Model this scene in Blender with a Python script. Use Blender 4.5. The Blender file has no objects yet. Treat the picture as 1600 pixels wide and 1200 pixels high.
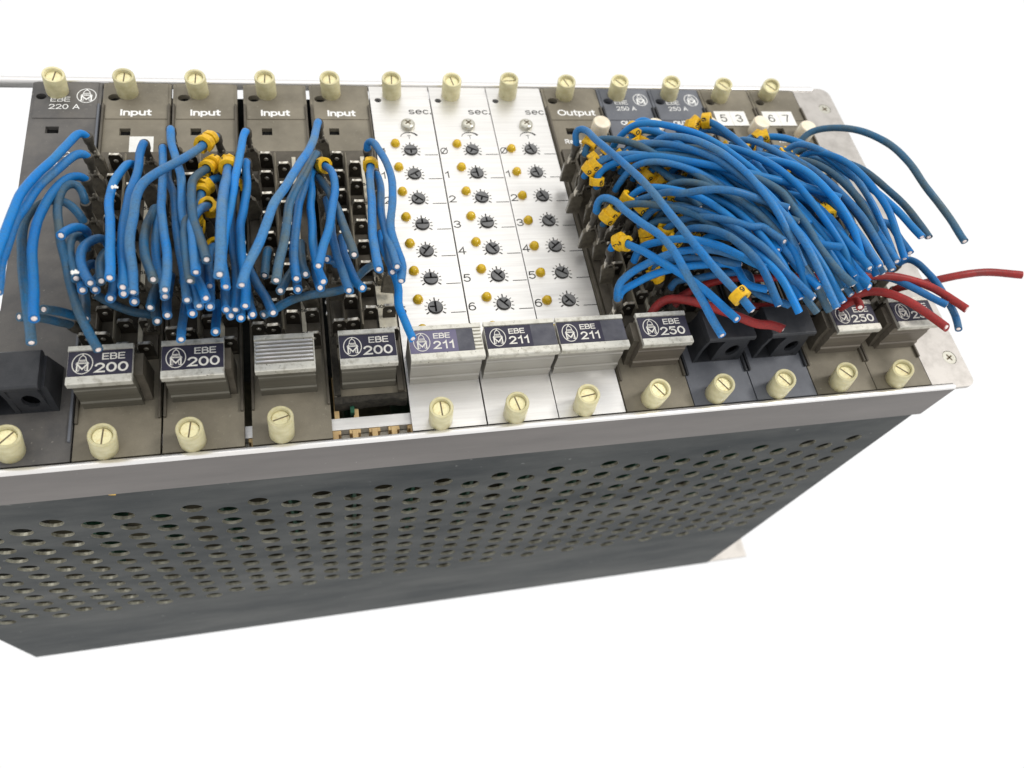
import bpy, bmesh, math, random
from mathutils import Vector, Matrix
from mathutils.geometry import tessellate_polygon
random.seed(7)
MM = 0.001
PI = math.pi
scene = bpy.context.scene

# ------------------------------------------------------------------ camera
CR = ((0.9702874905, -0.1748379218, 0.1672539591),
      (-0.0758376700, -0.8761892050, -0.4759633650),
      (0.2297625591, 0.4491371484, -0.8634147256))     # right, down, forward (rack axes)
CP = Vector((122.014, -128.1618, 280.7753))              # millimetres
CF = 1214.14
cam_d = bpy.data.cameras.new("camera")
cam = bpy.data.objects.new("camera", cam_d)
scene.collection.objects.link(cam)
r_, d_, f_ = [Vector(v) for v in CR]
m = Matrix.Identity(4)
for i in range(3):
    m[i][0] = r_[i]; m[i][1] = -d_[i]; m[i][2] = -f_[i]; m[i][3] = CP[i] * MM
cam.matrix_world = m
cam_d.sensor_width = 36.0
cam_d.lens = 36.0 * CF / 1600.0
cam_d.clip_start = 0.01
cam_d.clip_end = 50
cam_d.dof.use_dof = True
cam_d.dof.focus_distance = 0.315
cam_d.dof.aperture_fstop = 11.0
scene.camera = cam
scene.view_settings.view_transform = 'Standard'
scene.view_settings.look = 'None'
scene.view_settings.exposure = 0.0
scene.view_settings.gamma = 1.0

# ------------------------------------------------------------------ light
world = bpy.data.worlds.new("World")
scene.world = world
world.use_nodes = True
bg = world.node_tree.nodes["Background"]
bg.inputs[0].default_value = (1.0, 1.0, 1.0, 1)
bg.inputs[1].default_value = 1.02

def area(name, loc, target, size, size_y, power, col):
    l = bpy.data.lights.new(name, 'AREA')
    l.shape = 'RECTANGLE'; l.size = size; l.size_y = size_y; l.energy = power; l.color = col
    o = bpy.data.objects.new(name, l)
    scene.collection.objects.link(o)
    o.location = loc
    d = Vector(target) - Vector(loc)
    o.rotation_euler = d.to_track_quat('-Z', 'Y').to_euler()
    return o
area("ceiling_lamp_panel", (0.05, 0.80, 1.15), (0.17, 0.1, 0), 1.1, 0.7, 2.6, (1.0, 0.97, 0.92))
area("side_lamp_panel", (0.95, 0.10, 1.0), (0.2, 0.1, 0), 0.22, 0.22, 6.5, (1.0, 0.97, 0.93))

# ------------------------------------------------------------------ pixel helper (photo 1600x1200 -> rack mm)
def at(u, v, z):
    d = r_ * ((u - 800) / CF) + d_ * ((v - 600) / CF) + f_
    s = (z - CP.z) / d.z
    return CP + d * s
VIEW = dict(a=(0, 90, 4.706), b=(300, 90, 4.706), c=(560, 90, 4.706), d=(850, 90, 4.706), e=(1150, 90, 4.0),
            p=(0, 320, 4.706), r=(300, 320, 4.706), l=(560, 320, 4.706), k=(850, 320, 4.706), s=(1150, 320, 3.5556),
            t=(900, 180, 8.0), w=(1060, 180, 6.1538), f=(0, 500, 4.706), g=(300, 500, 4.706), h=(600, 480, 4.2105),
            i=(940, 460, 4.706), j=(1220, 440, 4.706))
def px(tok):
    V = VIEW[tok[0]]
    x, y = [float(q) for q in tok[1:].split(',')]
    return V[0] + x / V[2], V[1] + y / V[2]

# ------------------------------------------------------------------ materials
def nodes_of(name):
    mt = bpy.data.materials.new(name)
    mt.use_nodes = True
    nt = mt.node_tree
    return mt, nt, nt.nodes, nt.links, nt.nodes["Principled BSDF"]

def mat(name, col, rough=0.5, metal=0.0, col2=None, nscale=300, bump=0.0, bscale=900, spec=0.28, ovar=0.0, coat=0.0,
        stretch=None, detail=6, lo=0.35, hi=0.65, speck=None, speck_t=0.7, speck_scale=500, sss=0.0, rvar=0.0):
    mt, nt, N, L, P = nodes_of(name)
    P.inputs['Base Color'].default_value = (*col, 1)
    P.inputs['Roughness'].default_value = rough
    P.inputs['Metallic'].default_value = metal
    P.inputs['Specular IOR Level'].default_value = spec
    P.inputs['Coat Weight'].default_value = coat
    if sss:
        P.inputs['Subsurface Weight'].default_value = sss
        P.inputs['Subsurface Radius'].default_value = (0.002, 0.0015, 0.0008)
    tc = N.new('ShaderNodeTexCoord'); mp = N.new('ShaderNodeMapping')
    L.new(tc.outputs['Object'], mp.inputs[0])
    if stretch: mp.inputs['Scale'].default_value = stretch
    out = None
    if col2:
        n = N.new('ShaderNodeTexNoise'); n.inputs['Scale'].default_value = nscale; n.inputs['Detail'].default_value = detail
        n.inputs['Roughness'].default_value = 0.65
        L.new(mp.outputs[0], n.inputs[0])
        mr = N.new('ShaderNodeMapRange'); mr.inputs[1].default_value = lo; mr.inputs[2].default_value = hi
        L.new(n.outputs[0], mr.inputs[0])
        mx = N.new('ShaderNodeMix'); mx.data_type = 'RGBA'
        mx.inputs[6].default_value = (*col, 1); mx.inputs[7].default_value = (*col2, 1)
        L.new(mr.outputs[0], mx.inputs[0]); out = mx.outputs[2]
        if rvar:
            ra = N.new('ShaderNodeMath'); ra.operation = 'MULTIPLY_ADD'
            ra.inputs[1].default_value = rvar; ra.inputs[2].default_value = rough
            L.new(mr.outputs[0], ra.inputs[0]); L.new(ra.outputs[0], P.inputs['Roughness'])
    if speck:
        n2 = N.new('ShaderNodeTexNoise'); n2.inputs['Scale'].default_value = speck_scale; n2.inputs['Detail'].default_value = 3
        L.new(tc.outputs['Object'], n2.inputs[0])
        m2 = N.new('ShaderNodeMapRange'); m2.inputs[1].default_value = speck_t; m2.inputs[2].default_value = speck_t + 0.05
        L.new(n2.outputs[0], m2.inputs[0])
        mx2 = N.new('ShaderNodeMix'); mx2.data_type = 'RGBA'
        if out: L.new(out, mx2.inputs[6])
        else: mx2.inputs[6].default_value = (*col, 1)
        mx2.inputs[7].default_value = (*speck, 1)
        L.new(m2.outputs[0], mx2.inputs[0]); out = mx2.outputs[2]
    if ovar:
        oi = N.new('ShaderNodeObjectInfo'); mv = N.new('ShaderNodeMapRange')
        mv.inputs[3].default_value = 1 - ovar; mv.inputs[4].default_value = 1 + ovar * 0.6
        hs = N.new('ShaderNodeHueSaturation'); L.new(oi.outputs['Random'], mv.inputs[0]); L.new(mv.outputs[0], hs.inputs['Value'])
        if out: L.new(out, hs.inputs['Color'])
        else: hs.inputs['Color'].default_value = (*col, 1)
        out = hs.outputs[0]
    if out: L.new(out, P.inputs['Base Color'])
    if bump:
        nb = N.new('ShaderNodeTexNoise'); nb.inputs['Scale'].default_value = bscale; nb.inputs['Detail'].default_value = 4
        L.new(mp.outputs[0], nb.inputs[0])
        b = N.new('ShaderNodeBump'); b.inputs['Strength'].default_value = bump; b.inputs['Distance'].default_value = 0.0003
        L.new(nb.outputs[0], b.inputs['Height']); L.new(b.outputs[0], P.inputs['Normal'])
    return mt

M = {}
M['brown'] = mat('warm_grey_plastic', (0.150, 0.133, 0.100), 0.55, col2=(0.240, 0.214, 0.162), nscale=32, bump=0.25, bscale=1800, speck=(0.24, 0.22, 0.17), speck_t=0.66, speck_scale=700)
M['brown_dark'] = mat('dark_warm_grey_plastic', (0.075, 0.066, 0.050), 0.55, col2=(0.115, 0.100, 0.078), nscale=160, bump=0.3, bscale=1500)
M['bluegrey'] = mat('blue_grey_plastic', (0.115, 0.122, 0.140), 0.5, col2=(0.155, 0.163, 0.182), nscale=60, bump=0.25, bscale=1800, speck=(0.2, 0.2, 0.2), speck_t=0.68, speck_scale=700)
M['cpu'] = mat('dark_grey_plastic', (0.080, 0.078, 0.079), 0.5, col2=(0.155, 0.144, 0.130), nscale=30, bump=0.25, bscale=1800, speck=(0.2, 0.19, 0.17), speck_t=0.68, speck_scale=700)
M['black'] = mat('black_plastic', (0.018, 0.017, 0.016), 0.42, col2=(0.035, 0.033, 0.03), nscale=300, bump=0.15)
M['handle_black'] = mat('black_grip_plastic', (0.024, 0.026, 0.03), 0.38, col2=(0.04, 0.041, 0.045), nscale=120, bump=0.2)
M['pit'] = mat('pit_black', (0.006, 0.006, 0.006), 0.9)
M['alu'] = mat('brushed_aluminium_panel', (0.78, 0.77, 0.745), 0.36, 0.75, col2=(0.70, 0.685, 0.66), nscale=220, stretch=(0.12, 3.0, 1), bump=0.06, bscale=800, rvar=0.08)
M['alu_lip'] = mat('worn_aluminium_edge', (0.60, 0.585, 0.52), 0.4, 0.5, col2=(0.36, 0.34, 0.285), nscale=350, lo=0.5, hi=0.72, speck=(0.10, 0.09, 0.07), speck_t=0.68, speck_scale=900, bump=0.2)
M['alu_front'] = mat('dull_aluminium_front', (0.42, 0.405, 0.37), 0.45, 0.5, col2=(0.34, 0.325, 0.29), nscale=90, stretch=(0.15, 1, 3), bump=0.1)
M['alu_front_brown'] = mat('dull_olive_front', (0.17, 0.160, 0.13), 0.42, 0.4, col2=(0.12, 0.112, 0.09), nscale=90, stretch=(0.15, 1, 3), bump=0.1)
M['alu_front_tan'] = mat('dull_tan_front', (0.22, 0.195, 0.16), 0.42, 0.4, col2=(0.16, 0.14, 0.115), nscale=90, stretch=(0.15, 1, 3), bump=0.1)
M['rail'] = mat('anodised_rail_dimmed', (0.165, 0.150, 0.140), 0.42, 0.35, col2=(0.125, 0.114, 0.107), nscale=25, stretch=(0.4, 1, 2), bump=0.05, speck=(0.55, 0.53, 0.5), speck_t=0.76, speck_scale=420)  # anodised metal, coloured darker because the front face catches little light
M['rail_lip'] = mat('rail_lip_highlight', (0.80, 0.785, 0.77), 0.3, 0.7, col2=(0.78, 0.74, 0.70), nscale=120, lo=0.5, hi=0.75, stretch=(0.3, 1, 1))  # highlight along the rail edges put into a paler colour
M['plate'] = mat('worn_end_plate', (0.48, 0.455, 0.425), 0.45, 0.5, col2=(0.34, 0.32, 0.295), nscale=110, lo=0.45, hi=0.75, bump=0.12, speck=(0.35, 0.33, 0.3), speck_t=0.74)
M['sheet'] = mat('dark_steel_sheet', (0.028, 0.033, 0.035), 0.5, 0.0, spec=0.08, col2=(0.085, 0.088, 0.085), lo=0.36, hi=0.66, detail=12, nscale=17, stretch=(0.45, 1, 1.5), bump=0.08, bscale=500, speck=(0.13, 0.135, 0.13), speck_t=0.70, speck_scale=260)
M['cut_edge'] = mat('bare_edge_painted_lit', (0.62, 0.60, 0.49), 0.4, 0.5, col2=(0.16, 0.145, 0.10), nscale=180)  # bare punched metal, coloured paler so the lower hole lips look lit
M['sheet_in'] = mat('inner_steel', (0.12, 0.115, 0.10), 0.6, 0.2)
M['cream'] = mat('cream_nylon', (0.68, 0.63, 0.40), 0.40, col2=(0.56, 0.51, 0.29), ovar=0.14, speck=(0.30, 0.25, 0.13), speck_t=0.70, speck_scale=420, nscale=260, sss=0.25, bump=0.12, bscale=500)
M['cream_w'] = mat('white_fuse_cap', (0.80, 0.75, 0.62), 0.4, col2=(0.72, 0.62, 0.46), nscale=200, sss=0.2)
M['brass'] = mat('yellowed_screw_metal', (0.74, 0.69, 0.42), 0.35, 0.45, col2=(0.62, 0.50, 0.25), nscale=600, lo=0.5, hi=0.7, bump=0.3, bscale=1200)
M['slot'] = mat('dark_slot', (0.13, 0.10, 0.06), 0.7)  # plain dark brown for the bars drawn as screw slots
M['print_w'] = mat('white_print', (0.82, 0.82, 0.80), 0.6)
M['print_g'] = mat('grey_print', (0.055, 0.053, 0.05), 0.8, spec=0.1)
M['print_k'] = mat('black_print', (0.02, 0.02, 0.02), 0.6)
M['print_silver'] = mat('silver_print', (0.66, 0.64, 0.58), 0.5)
M['label'] = mat('navy_label', (0.026, 0.024, 0.042), 0.5, col2=(0.036, 0.034, 0.054), nscale=200)
M['label_l'] = mat('faded_violet_label', (0.125, 0.115, 0.19), 0.5, col2=(0.15, 0.135, 0.205), nscale=150)
M['label_g'] = mat('grey_label', (0.062, 0.063, 0.078), 0.5, col2=(0.10, 0.10, 0.115), nscale=150)
M['sticker'] = mat('paper_sticker', (0.80, 0.80, 0.77), 0.7, col2=(0.72, 0.71, 0.66), nscale=200)
M['strip'] = mat('cream_marking_strip', (0.66, 0.62, 0.50), 0.5, col2=(0.52, 0.48, 0.38), nscale=300)
M['tab'] = mat('blackened_blade', (0.022, 0.019, 0.015), 0.42, 0.1, col2=(0.045, 0.038, 0.028), nscale=500, bump=0.1)
M['tin'] = mat('tinned_metal', (0.42, 0.40, 0.34), 0.35, 0.8, col2=(0.14, 0.125, 0.10), nscale=700, bump=0.1)
M['neck'] = mat('bright_crimp_metal', (0.62, 0.58, 0.50), 0.3, 0.75, col2=(0.10, 0.09, 0.07), nscale=380, lo=0.42, hi=0.58)
M['rim'] = mat('bare_blade_edge', (0.74, 0.71, 0.63), 0.3, 0.75, col2=(0.30, 0.27, 0.22), nscale=500, lo=0.45, hi=0.62)
M['recept'] = mat('smoked_receptacle', (0.070, 0.062, 0.048), 0.28, col2=(0.150, 0.132, 0.100), nscale=400, coat=0.3, bump=0.2, bscale=600)
M['boot'] = mat('black_crimp_boot', (0.045, 0.040, 0.033), 0.4, col2=(0.085, 0.076, 0.06), nscale=400, bump=0.3)
M['yellow'] = mat('yellow_marker_plastic', (0.76, 0.45, 0.012), 0.42, col2=(0.50, 0.27, 0.010), nscale=420, lo=0.45, hi=0.7, bump=0.35, bscale=500, speck=(0.22, 0.12, 0.01), speck_t=0.70, speck_scale=800, sss=0.1)
M['amber'] = mat('amber_led', (0.64, 0.43, 0.010), 0.16, coat=0.4, col2=(0.52, 0.32, 0.006), nscale=500, sss=0.25)
M['pot'] = mat('grey_trimmer', (0.12, 0.12, 0.12), 0.5, col2=(0.17, 0.17, 0.17), nscale=400, bump=0.1)
M['steelscrew'] = mat('zinc_screw', (0.62, 0.61, 0.54), 0.3, 0.75, col2=(0.48, 0.46, 0.38), nscale=600)
M['copper'] = mat('tinned_copper_strands', (0.80, 0.64, 0.58), 0.35, 0.5, col2=(0.95, 0.92, 0.9), nscale=2500, bump=0.6, bscale=3000)
M['pcb'] = mat('green_board', (0.02, 0.11, 0.06), 0.4, col2=(0.02, 0.06, 0.04), nscale=200)
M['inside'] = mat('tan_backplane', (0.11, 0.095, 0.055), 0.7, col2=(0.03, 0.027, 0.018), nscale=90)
M['guide'] = mat('tan_card_guide', (0.62, 0.45, 0.22), 0.45, col2=(0.50, 0.34, 0.16), nscale=200, sss=0.1)
M['redled'] = mat('red_led', (0.30, 0.008, 0.012), 0.2, coat=0.5)
M['crust'] = mat('torn_black_gasket', (0.022, 0.020, 0.017), 0.9, col2=(0.05, 0.045, 0.035), nscale=500, bump=1.0, bscale=900)

def wire_mat(name, c1, c2, dirt, amt):
    mt, nt, N, L, P = nodes_of(name)
    tc = N.new('ShaderNodeTexCoord')
    n1 = N.new('ShaderNodeTexNoise'); n1.inputs['Scale'].default_value = 60; n1.inputs['Detail'].default_value = 8; n1.inputs['Roughness'].default_value = 0.7
    n2 = N.new('ShaderNodeTexNoise'); n2.inputs['Scale'].default_value = 1300; n2.inputs['Detail'].default_value = 3; n2.inputs['Roughness'].default_value = 0.7
    oi = N.new('ShaderNodeObjectInfo')
    L.new(tc.outputs['Object'], n1.inputs[0]); L.new(tc.outputs['Object'], n2.inputs[0])
    mr = N.new('ShaderNodeMapRange'); mr.inputs[1].default_value = 0.36; mr.inputs[2].default_value = 0.62
    L.new(n1.outputs[0], mr.inputs[0])
    mx = N.new('ShaderNodeMix'); mx.data_type = 'RGBA'
    mx.inputs[6].default_value = (*c1, 1); mx.inputs[7].default_value = (*c2, 1)
    L.new(mr.outputs[0], mx.inputs[0])
    m2 = N.new('ShaderNodeMapRange'); m2.inputs[1].default_value = 0.46; m2.inputs[2].default_value = 0.70
    m2.inputs[4].default_value = amt
    L.new(n2.outputs[0], m2.inputs[0])
    mx2 = N.new('ShaderNodeMix'); mx2.data_type = 'RGBA'
    mx2.inputs[7].default_value = (*dirt, 1)
    L.new(mx.outputs[2], mx2.inputs[6]); L.new(m2.outputs[0], mx2.inputs[0])
    hs = N.new('ShaderNodeHueSaturation')
    mv = N.new('ShaderNodeMapRange'); mv.inputs[3].default_value = 0.78; mv.inputs[4].default_value = 1.18
    L.new(oi.outputs['Random'], mv.inputs[0]); L.new(mv.outputs[0], hs.inputs['Value'])
    L.new(mx2.outputs[2], hs.inputs['Color']); L.new(hs.outputs[0], P.inputs['Base Color'])
    P.inputs['Roughness'].default_value = 0.38
    P.inputs['Specular IOR Level'].default_value = 0.2
    b = N.new('ShaderNodeBump'); b.inputs['Strength'].default_value = 0.25; b.inputs['Distance'].default_value = 0.0002
    L.new(n2.outputs[0], b.inputs['Height']); L.new(b.outputs[0], P.inputs['Normal'])
    return mt
M['blue'] = wire_mat('bright_blue_insulation', (0.002, 0.168, 0.52), (0.020, 0.180, 0.43), (0.040, 0.105, 0.17), 0.5)
M['mid'] = wire_mat('scuffed_blue_insulation', (0.004, 0.155, 0.45), (0.060, 0.165, 0.30), (0.035, 0.070, 0.105), 0.55)
M['dusty'] = wire_mat('dusty_blue_insulation', (0.014, 0.112, 0.24), (0.074, 0.112, 0.128), (0.034, 0.050, 0.064), 0.55)
M['red'] = wire_mat('red_insulation', (0.32, 0.026, 0.024), (0.20, 0.030, 0.028), (0.09, 0.025, 0.025), 0.6)

# ------------------------------------------------------------------ mesh helpers (millimetres in, metres out)
class MB:
    def __init__(s): s.v = []; s.f = []
    def add(s, vs, fs):
        o = len(s.v); s.v += [tuple(p) for p in vs]; s.f += [tuple(i + o for i in f) for f in fs]
        return s
    def box(s, x0, x1, y0, y1, z0, z1):
        return s.add([(x0, y0, z0), (x1, y0, z0), (x1, y1, z0), (x0, y1, z0), (x0, y0, z1), (x1, y0, z1), (x1, y1, z1), (x0, y1, z1)],
                     [(0, 3, 2, 1), (4, 5, 6, 7), (0, 1, 5, 4), (1, 2, 6, 5), (2, 3, 7, 6), (3, 0, 4, 7)])
    def prism(s, poly, a0, a1, axis='x'):
        """extrude a 2D polygon; axis x: poly is (y,z); axis z: poly is (x,y); axis y: poly is (x,z)"""
        n = len(poly)
        def q(p, a):
            return (a, p[0], p[1]) if axis == 'x' else ((p[0], p[1], a) if axis == 'z' else (p[0], a, p[1]))
        vs = [q(p, a0) for p in poly] + [q(p, a1) for p in poly]
        tr = tessellate_polygon([[Vector((p[0], p[1], 0)) for p in poly]])
        fs = [tuple(t) for t in tr] + [tuple(i + n for i in reversed(t)) for t in tr]
        fs += [(i, (i + 1) % n, (i + 1) % n + n, i + n) for i in range(n)]
        return s.add(vs, fs)
    def plate(s, outer, holes, z0, z1):
        loops = [outer] + holes
        flat = [p for l in loops for p in l]; n = len(flat)
        tr = tessellate_polygon([[Vector((p[0], p[1], 0)) for p in l] for l in loops])
        vs = [(p[0], p[1], z1) for p in flat] + [(p[0], p[1], z0) for p in flat]
        fs = [tuple(t) for t in tr] + [tuple(i + n for i in reversed(t)) for t in tr]
        o = 0
        for l in loops:
            k = len(l)
            fs += [(o + i, o + (i + 1) % k, o + (i + 1) % k + n, o + i + n) for i in range(k)]
            o += k
        return s.add(vs, fs)
    def lathe(s, prof, cx=0, cy=0, n=24, cz=0):
        vs = []
        for r, z in prof:
            for k in range(n):
                a = 2 * PI * k / n; vs.append((cx + r * math.cos(a), cy + r * math.sin(a), cz + z))
        fs = []
        for i in range(len(prof) - 1):
            for k in range(n):
                k2 = (k + 1) % n
                fs.append((i * n + k, i * n + k2, (i + 1) * n + k2, (i + 1) * n + k))
        fs.append(tuple(range(n - 1, -1, -1))); o = (len(prof) - 1) * n
        fs.append(tuple(range(o, o + n)))
        return s.add(vs, fs)
    def xf(s, mtx):
        s.v = [tuple(mtx @ Vector(p)) for p in s.v]; return s
    def mesh(s, name, material, smooth=None, bevel=0):
        me = bpy.data.meshes.new(name)
        me.from_pydata([(p[0] * MM, p[1] * MM, p[2] * MM) for p in s.v], [], s.f)
        bm = bmesh.new(); bm.from_mesh(me)
        bmesh.ops.recalc_face_normals(bm, faces=bm.faces)
        if bevel:
            es = [e for e in bm.edges if len(e.link_faces) == 2 and e.calc_face_angle(0) > 0.5]
            bmesh.ops.bevel(bm, geom=es, offset=bevel * MM, segments=2, affect='EDGES', profile=0.6, clamp_overlap=True)
        if smooth is not None:
            for fc in bm.faces: fc.smooth = True
            for e in bm.edges:
                e.smooth = not (len(e.link_faces) == 2 and e.calc_face_angle(0) > smooth)
        bm.to_mesh(me); bm.free()
        me.materials.append(M[material])
        return me

def link(name, me, parent=None, loc=None, rot=None):
    o = bpy.data.objects.new(name, me)
    scene.collection.objects.link(o)
    if parent: o.parent = parent
    if loc: o.location = Vector(loc) * MM
    if rot: o.rotation_euler = rot
    return o
def part(name, mb, material, parent, loc=None, rot=None, **kw):
    return link(name, mb.mesh(name, material, **kw), parent, loc, rot)
def thing(name, label, cat, group=None, loc=(0, 0, 0)):
    o = bpy.data.objects.new(name, None); scene.collection.objects.link(o)
    o.empty_display_size = 0.01
    o.location = Vector(loc) * MM
    o['label'] = label; o['category'] = cat
    if group: o['group'] = group
    return o
def circle(cx, cy, rx, ry=None, n=20):
    ry = ry or rx
    return [(cx + rx * math.cos(2 * PI * k / n), cy + ry * math.sin(2 * PI * k / n)) for k in range(n)]
def rect(x0, x1, y0, y1): return [(x0, y0), (x1, y0), (x1, y1), (x0, y1)]

def _arc(cx, cy, rx, ry, a0, a1, n=10):
    return [(cx + rx * math.cos(math.radians(a0 + (a1 - a0) * k / n)), cy + ry * math.sin(math.radians(a0 + (a1 - a0) * k / n))) for k in range(n + 1)]
_S = [_arc(.3, .745, .27, .255, 35, 270) + _arc(.3, .25, .30, .25, 90, -145)[1:]]
_six = [_arc(.3, .31, .29, .31, 0, 360, 18), _arc(.36, .42, .35, .58, 172, 62)]
GLYPH = {   # strokes in units of the capital height, then the advance
    'E': ([[(.58, 0), (0, 0), (0, 1), (.58, 1)], [(0, .52), (.53, .52)]], .60), 'T': ([[(0, 1), (.64, 1)], [(.32, 1), (.32, 0)]], .64),
    'B': ([[(0, 0), (0, 1), (.35, 1)] + _arc(.35, .76, .24, .24, 90, -90) + [(0, .52)], [(.35, .52)] + _arc(.37, .26, .26, .26, 90, -90) + [(0, 0)]], .63),
    'A': ([[(0, 0), (.36, 1), (.72, 0)], [(.13, .33), (.59, .33)]], .72), 'O': ([_arc(.42, .5, .42, .5, 0, 360, 22)], .84),
    'U': ([[(0, 1), (0, .3)] + _arc(.3, .3, .3, .3, 180, 360) + [(.6, 1)]], .6), 'N': ([[(0, 0), (0, 1), (.6, 0), (.6, 1)]], .6),
    'P': ([[(0, 0), (0, 1), (.35, 1)] + _arc(.35, .73, .26, .27, 90, -90) + [(0, .46)]], .61), 'I': ([[(.04, 0), (.04, 1)]], .08),
    'R': ([[(0, 0), (0, 1), (.35, 1)] + _arc(.35, .73, .26, .27, 90, -90) + [(0, .46)], [(.33, .46), (.60, 0)]], .61), 'S': (_S, .6),
    'M': ([[(0, 0), (0, 1), (.38, .2), (.76, 1), (.76, 0)]], .76),
    '0': ([_arc(.3, .5, .3, .5, 0, 360, 20)], .6), '1': ([[(.08, .74), (.22, .80), (.34, 1), (.34, 0)]], .40), '2': ([_arc(.3, .71, .28, .29, 165, -38) + [(.02, 0), (.6, 0)]], .6),
    '3': ([_arc(.3, .75, .26, .25, 155, -88), _arc(.3, .26, .30, .26, 88, -158)], .6), '4': ([[(.46, 0), (.46, 1), (0, .29), (.64, .29)]], .64),
    '5': ([[(.55, 1), (.12, 1), (.05, .50)] + _arc(.29, .33, .30, .33, 140, -150)], .6), '6': (_six, .6), '7': ([[(0, 1), (.58, 1), (.40, .6), (.20, 0)]], .58),
    '8': ([_arc(.3, .76, .24, .24, 0, 360, 16), _arc(.3, .26, .29, .26, 0, 360, 16)], .6), '9': ([[(.6 - x, 1 - y) for x, y in st] for st in _six], .6),
    's': ([[(x * .88, y * .72) for x, y in st] for st in _S], .53), 'c': ([_arc(.28, .36, .28, .36, 45, 315, 14)], .52), 'e': ([[(.03, .38), (.56, .38)] + _arc(.28, .36, .28, .36, 8, 315, 14)], .56),
    'u': ([[(0, .72), (0, .25)] + _arc(.25, .25, .25, .25, 180, 360) + [(.5, .72)], [(.5, .3), (.5, 0)]], .5), 'n': ([[(0, 0), (0, .72)], [(0, .4)] + _arc(.25, .46, .25, .26, 180, 0) + [(.5, 0)]], .5),
    'p': ([[(0, .72), (0, -.26)], _arc(.28, .36, .28, .36, 0, 360, 16)], .56), 't': ([[(.15, .95), (.15, .15)] + _arc(.29, .15, .14, .15, 180, 280, 5), [(0, .70), (.34, .70)]], .34),
    '.': ([[(.02, .0), (.02, .1)]], .1), '+': ([[(0, .5), (.6, .5)], [(.3, .2), (.3, .8)]], .6), ' ': ([], .22),
    '\u00d8': ([_arc(.42, .5, .42, .5, 0, 360, 22), [(.05, -.02), (.79, 1.02)]], .84)}
def stroke_strip(b, pts, w, z):
    """one mitred ribbon along pts"""
    P = [Vector(p) for p in pts]
    closed = len(P) > 3 and (P[0] - P[-1]).length < 1e-6
    if closed: P = P[:-1]
    else:
        P[0] = P[0] - (P[1] - P[0]).normalized() * w * 0.5; P[-1] = P[-1] + (P[-1] - P[-2]).normalized() * w * 0.5
    n = len(P); L = []; R = []
    for i in range(n):
        a = P[i - 1] if (i > 0 or closed) else None; c = P[(i + 1) % n] if (i < n - 1 or closed) else None
        d1 = (P[i] - a).normalized() if a is not None else None; d2 = (c - P[i]).normalized() if c is not None else None
        d1 = d1 or d2; d2 = d2 or d1
        n1 = Vector((-d1.y, d1.x)); n2 = Vector((-d2.y, d2.x)); m_ = (n1 + n2)
        m_ = m_.normalized() if m_.length > .2 else n1
        k = w / 2 / max(.42, m_.dot(n1))
        L.append(P[i] + m_ * k); R.append(P[i] - m_ * k)
    vs = [(q.x, q.y, z) for q in L] + [(q.x, q.y, z) for q in R]
    b.add(vs, [(i, n + i, n + (i + 1) % n, (i + 1) % n) for i in range(n if closed else n - 1)])
_tc = {}
def text_mesh(s, size, material, bold=0.0, align='LEFT', spacing=1.0):
    key = (s, size, material, bold, align, spacing)
    if key in _tc: return _tc[key]
    cap = size * 0.70; w = cap * (0.125 + bold * 3); x = 0.0; b = MB(); zi = 0
    for ch in s:
        st, adv = GLYPH[ch]
        for q in st:
            stroke_strip(b, [(x + p[0] * cap, p[1] * (cap - w) + w / 2) for p in q], w, 0.004 * zi); zi += 1
        x += (adv + .185 * spacing) * cap + w * 0.25
    if align == 'CENTER':
        half = (x - .185 * cap) / 2
        b.v = [(v[0] - half, v[1], v[2]) for v in b.v]
    _tc[key] = b.mesh('lettering', material)
    return _tc[key]
def letter(s, x, y, z, size, material, parent, bold=0.0, align='LEFT', spacing=1.0, rot=0.0, sx=1.0):
    o = link('lettering', text_mesh(s, size, material, bold, align, spacing), parent, (x, y, z + 0.04), (0, 0, rot))
    o.scale = (sx, 1, 1)
    return o

def emblem_mb(w=1.0):
    """oval ring holding a helmet-like bell over a letter M, unit height 6.6 mm"""
    b = MB()
    b.plate(circle(0, 0, 2.75, 3.3, 28), [circle(0, 0, 2.50, 3.05, 28)], 0, 0.04)
    def stroke(pts, t=0.22):
        for (x0, y0), (x1, y1) in zip(pts, pts[1:]):
            d = Vector((x1 - x0, y1 - y0)); n = Vector((-d.y, d.x)).normalized() * t / 2; e = d.normalized() * t * 0.3
            b.add([(x0 - e.x + n.x, y0 - e.y + n.y, 0.04), (x0 - e.x - n.x, y0 - e.y - n.y, 0.04),
                   (x1 + e.x - n.x, y1 + e.y - n.y, 0.04), (x1 + e.x + n.x, y1 + e.y + n.y, 0.04)], [(0, 1, 2, 3)])
    stroke([(-1.5, 0.25), (-1.05, 0.6), (-0.75, 1.9), (-0.3, 2.5), (0.3, 2.5), (0.75, 1.9), (1.05, 0.6), (1.5, 0.25), (-1.5, 0.25)])
    stroke([(-0.9, 1.1), (0.9, 1.1)], 0.25); stroke([(0, 2.5), (0, 2.9)], 0.35); stroke([(-0.7, 0.7), (0.7, 0.7)], 0.18)
    stroke([(-1.35, -2.2), (-1.35, -0.1), (0, -1.7), (1.35, -0.1), (1.35, -2.2)], 0.42)
    stroke([(-1.75, -2.25), (-0.95, -2.25)], 0.25); stroke([(0.95, -2.25), (1.75, -2.25)], 0.25)
    stroke([(-0.75, -2.2), (-0.75, -0.9), (0, -1.95), (0.75, -0.9), (0.75, -2.2)], 0.14)
    stroke([(-1.7, 0.0), (1.7, 0.0)], 0.16)
    return b
EM = {k: emblem_mb().mesh('emblem', k) for k in ('print_w', 'print_silver')}
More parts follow.
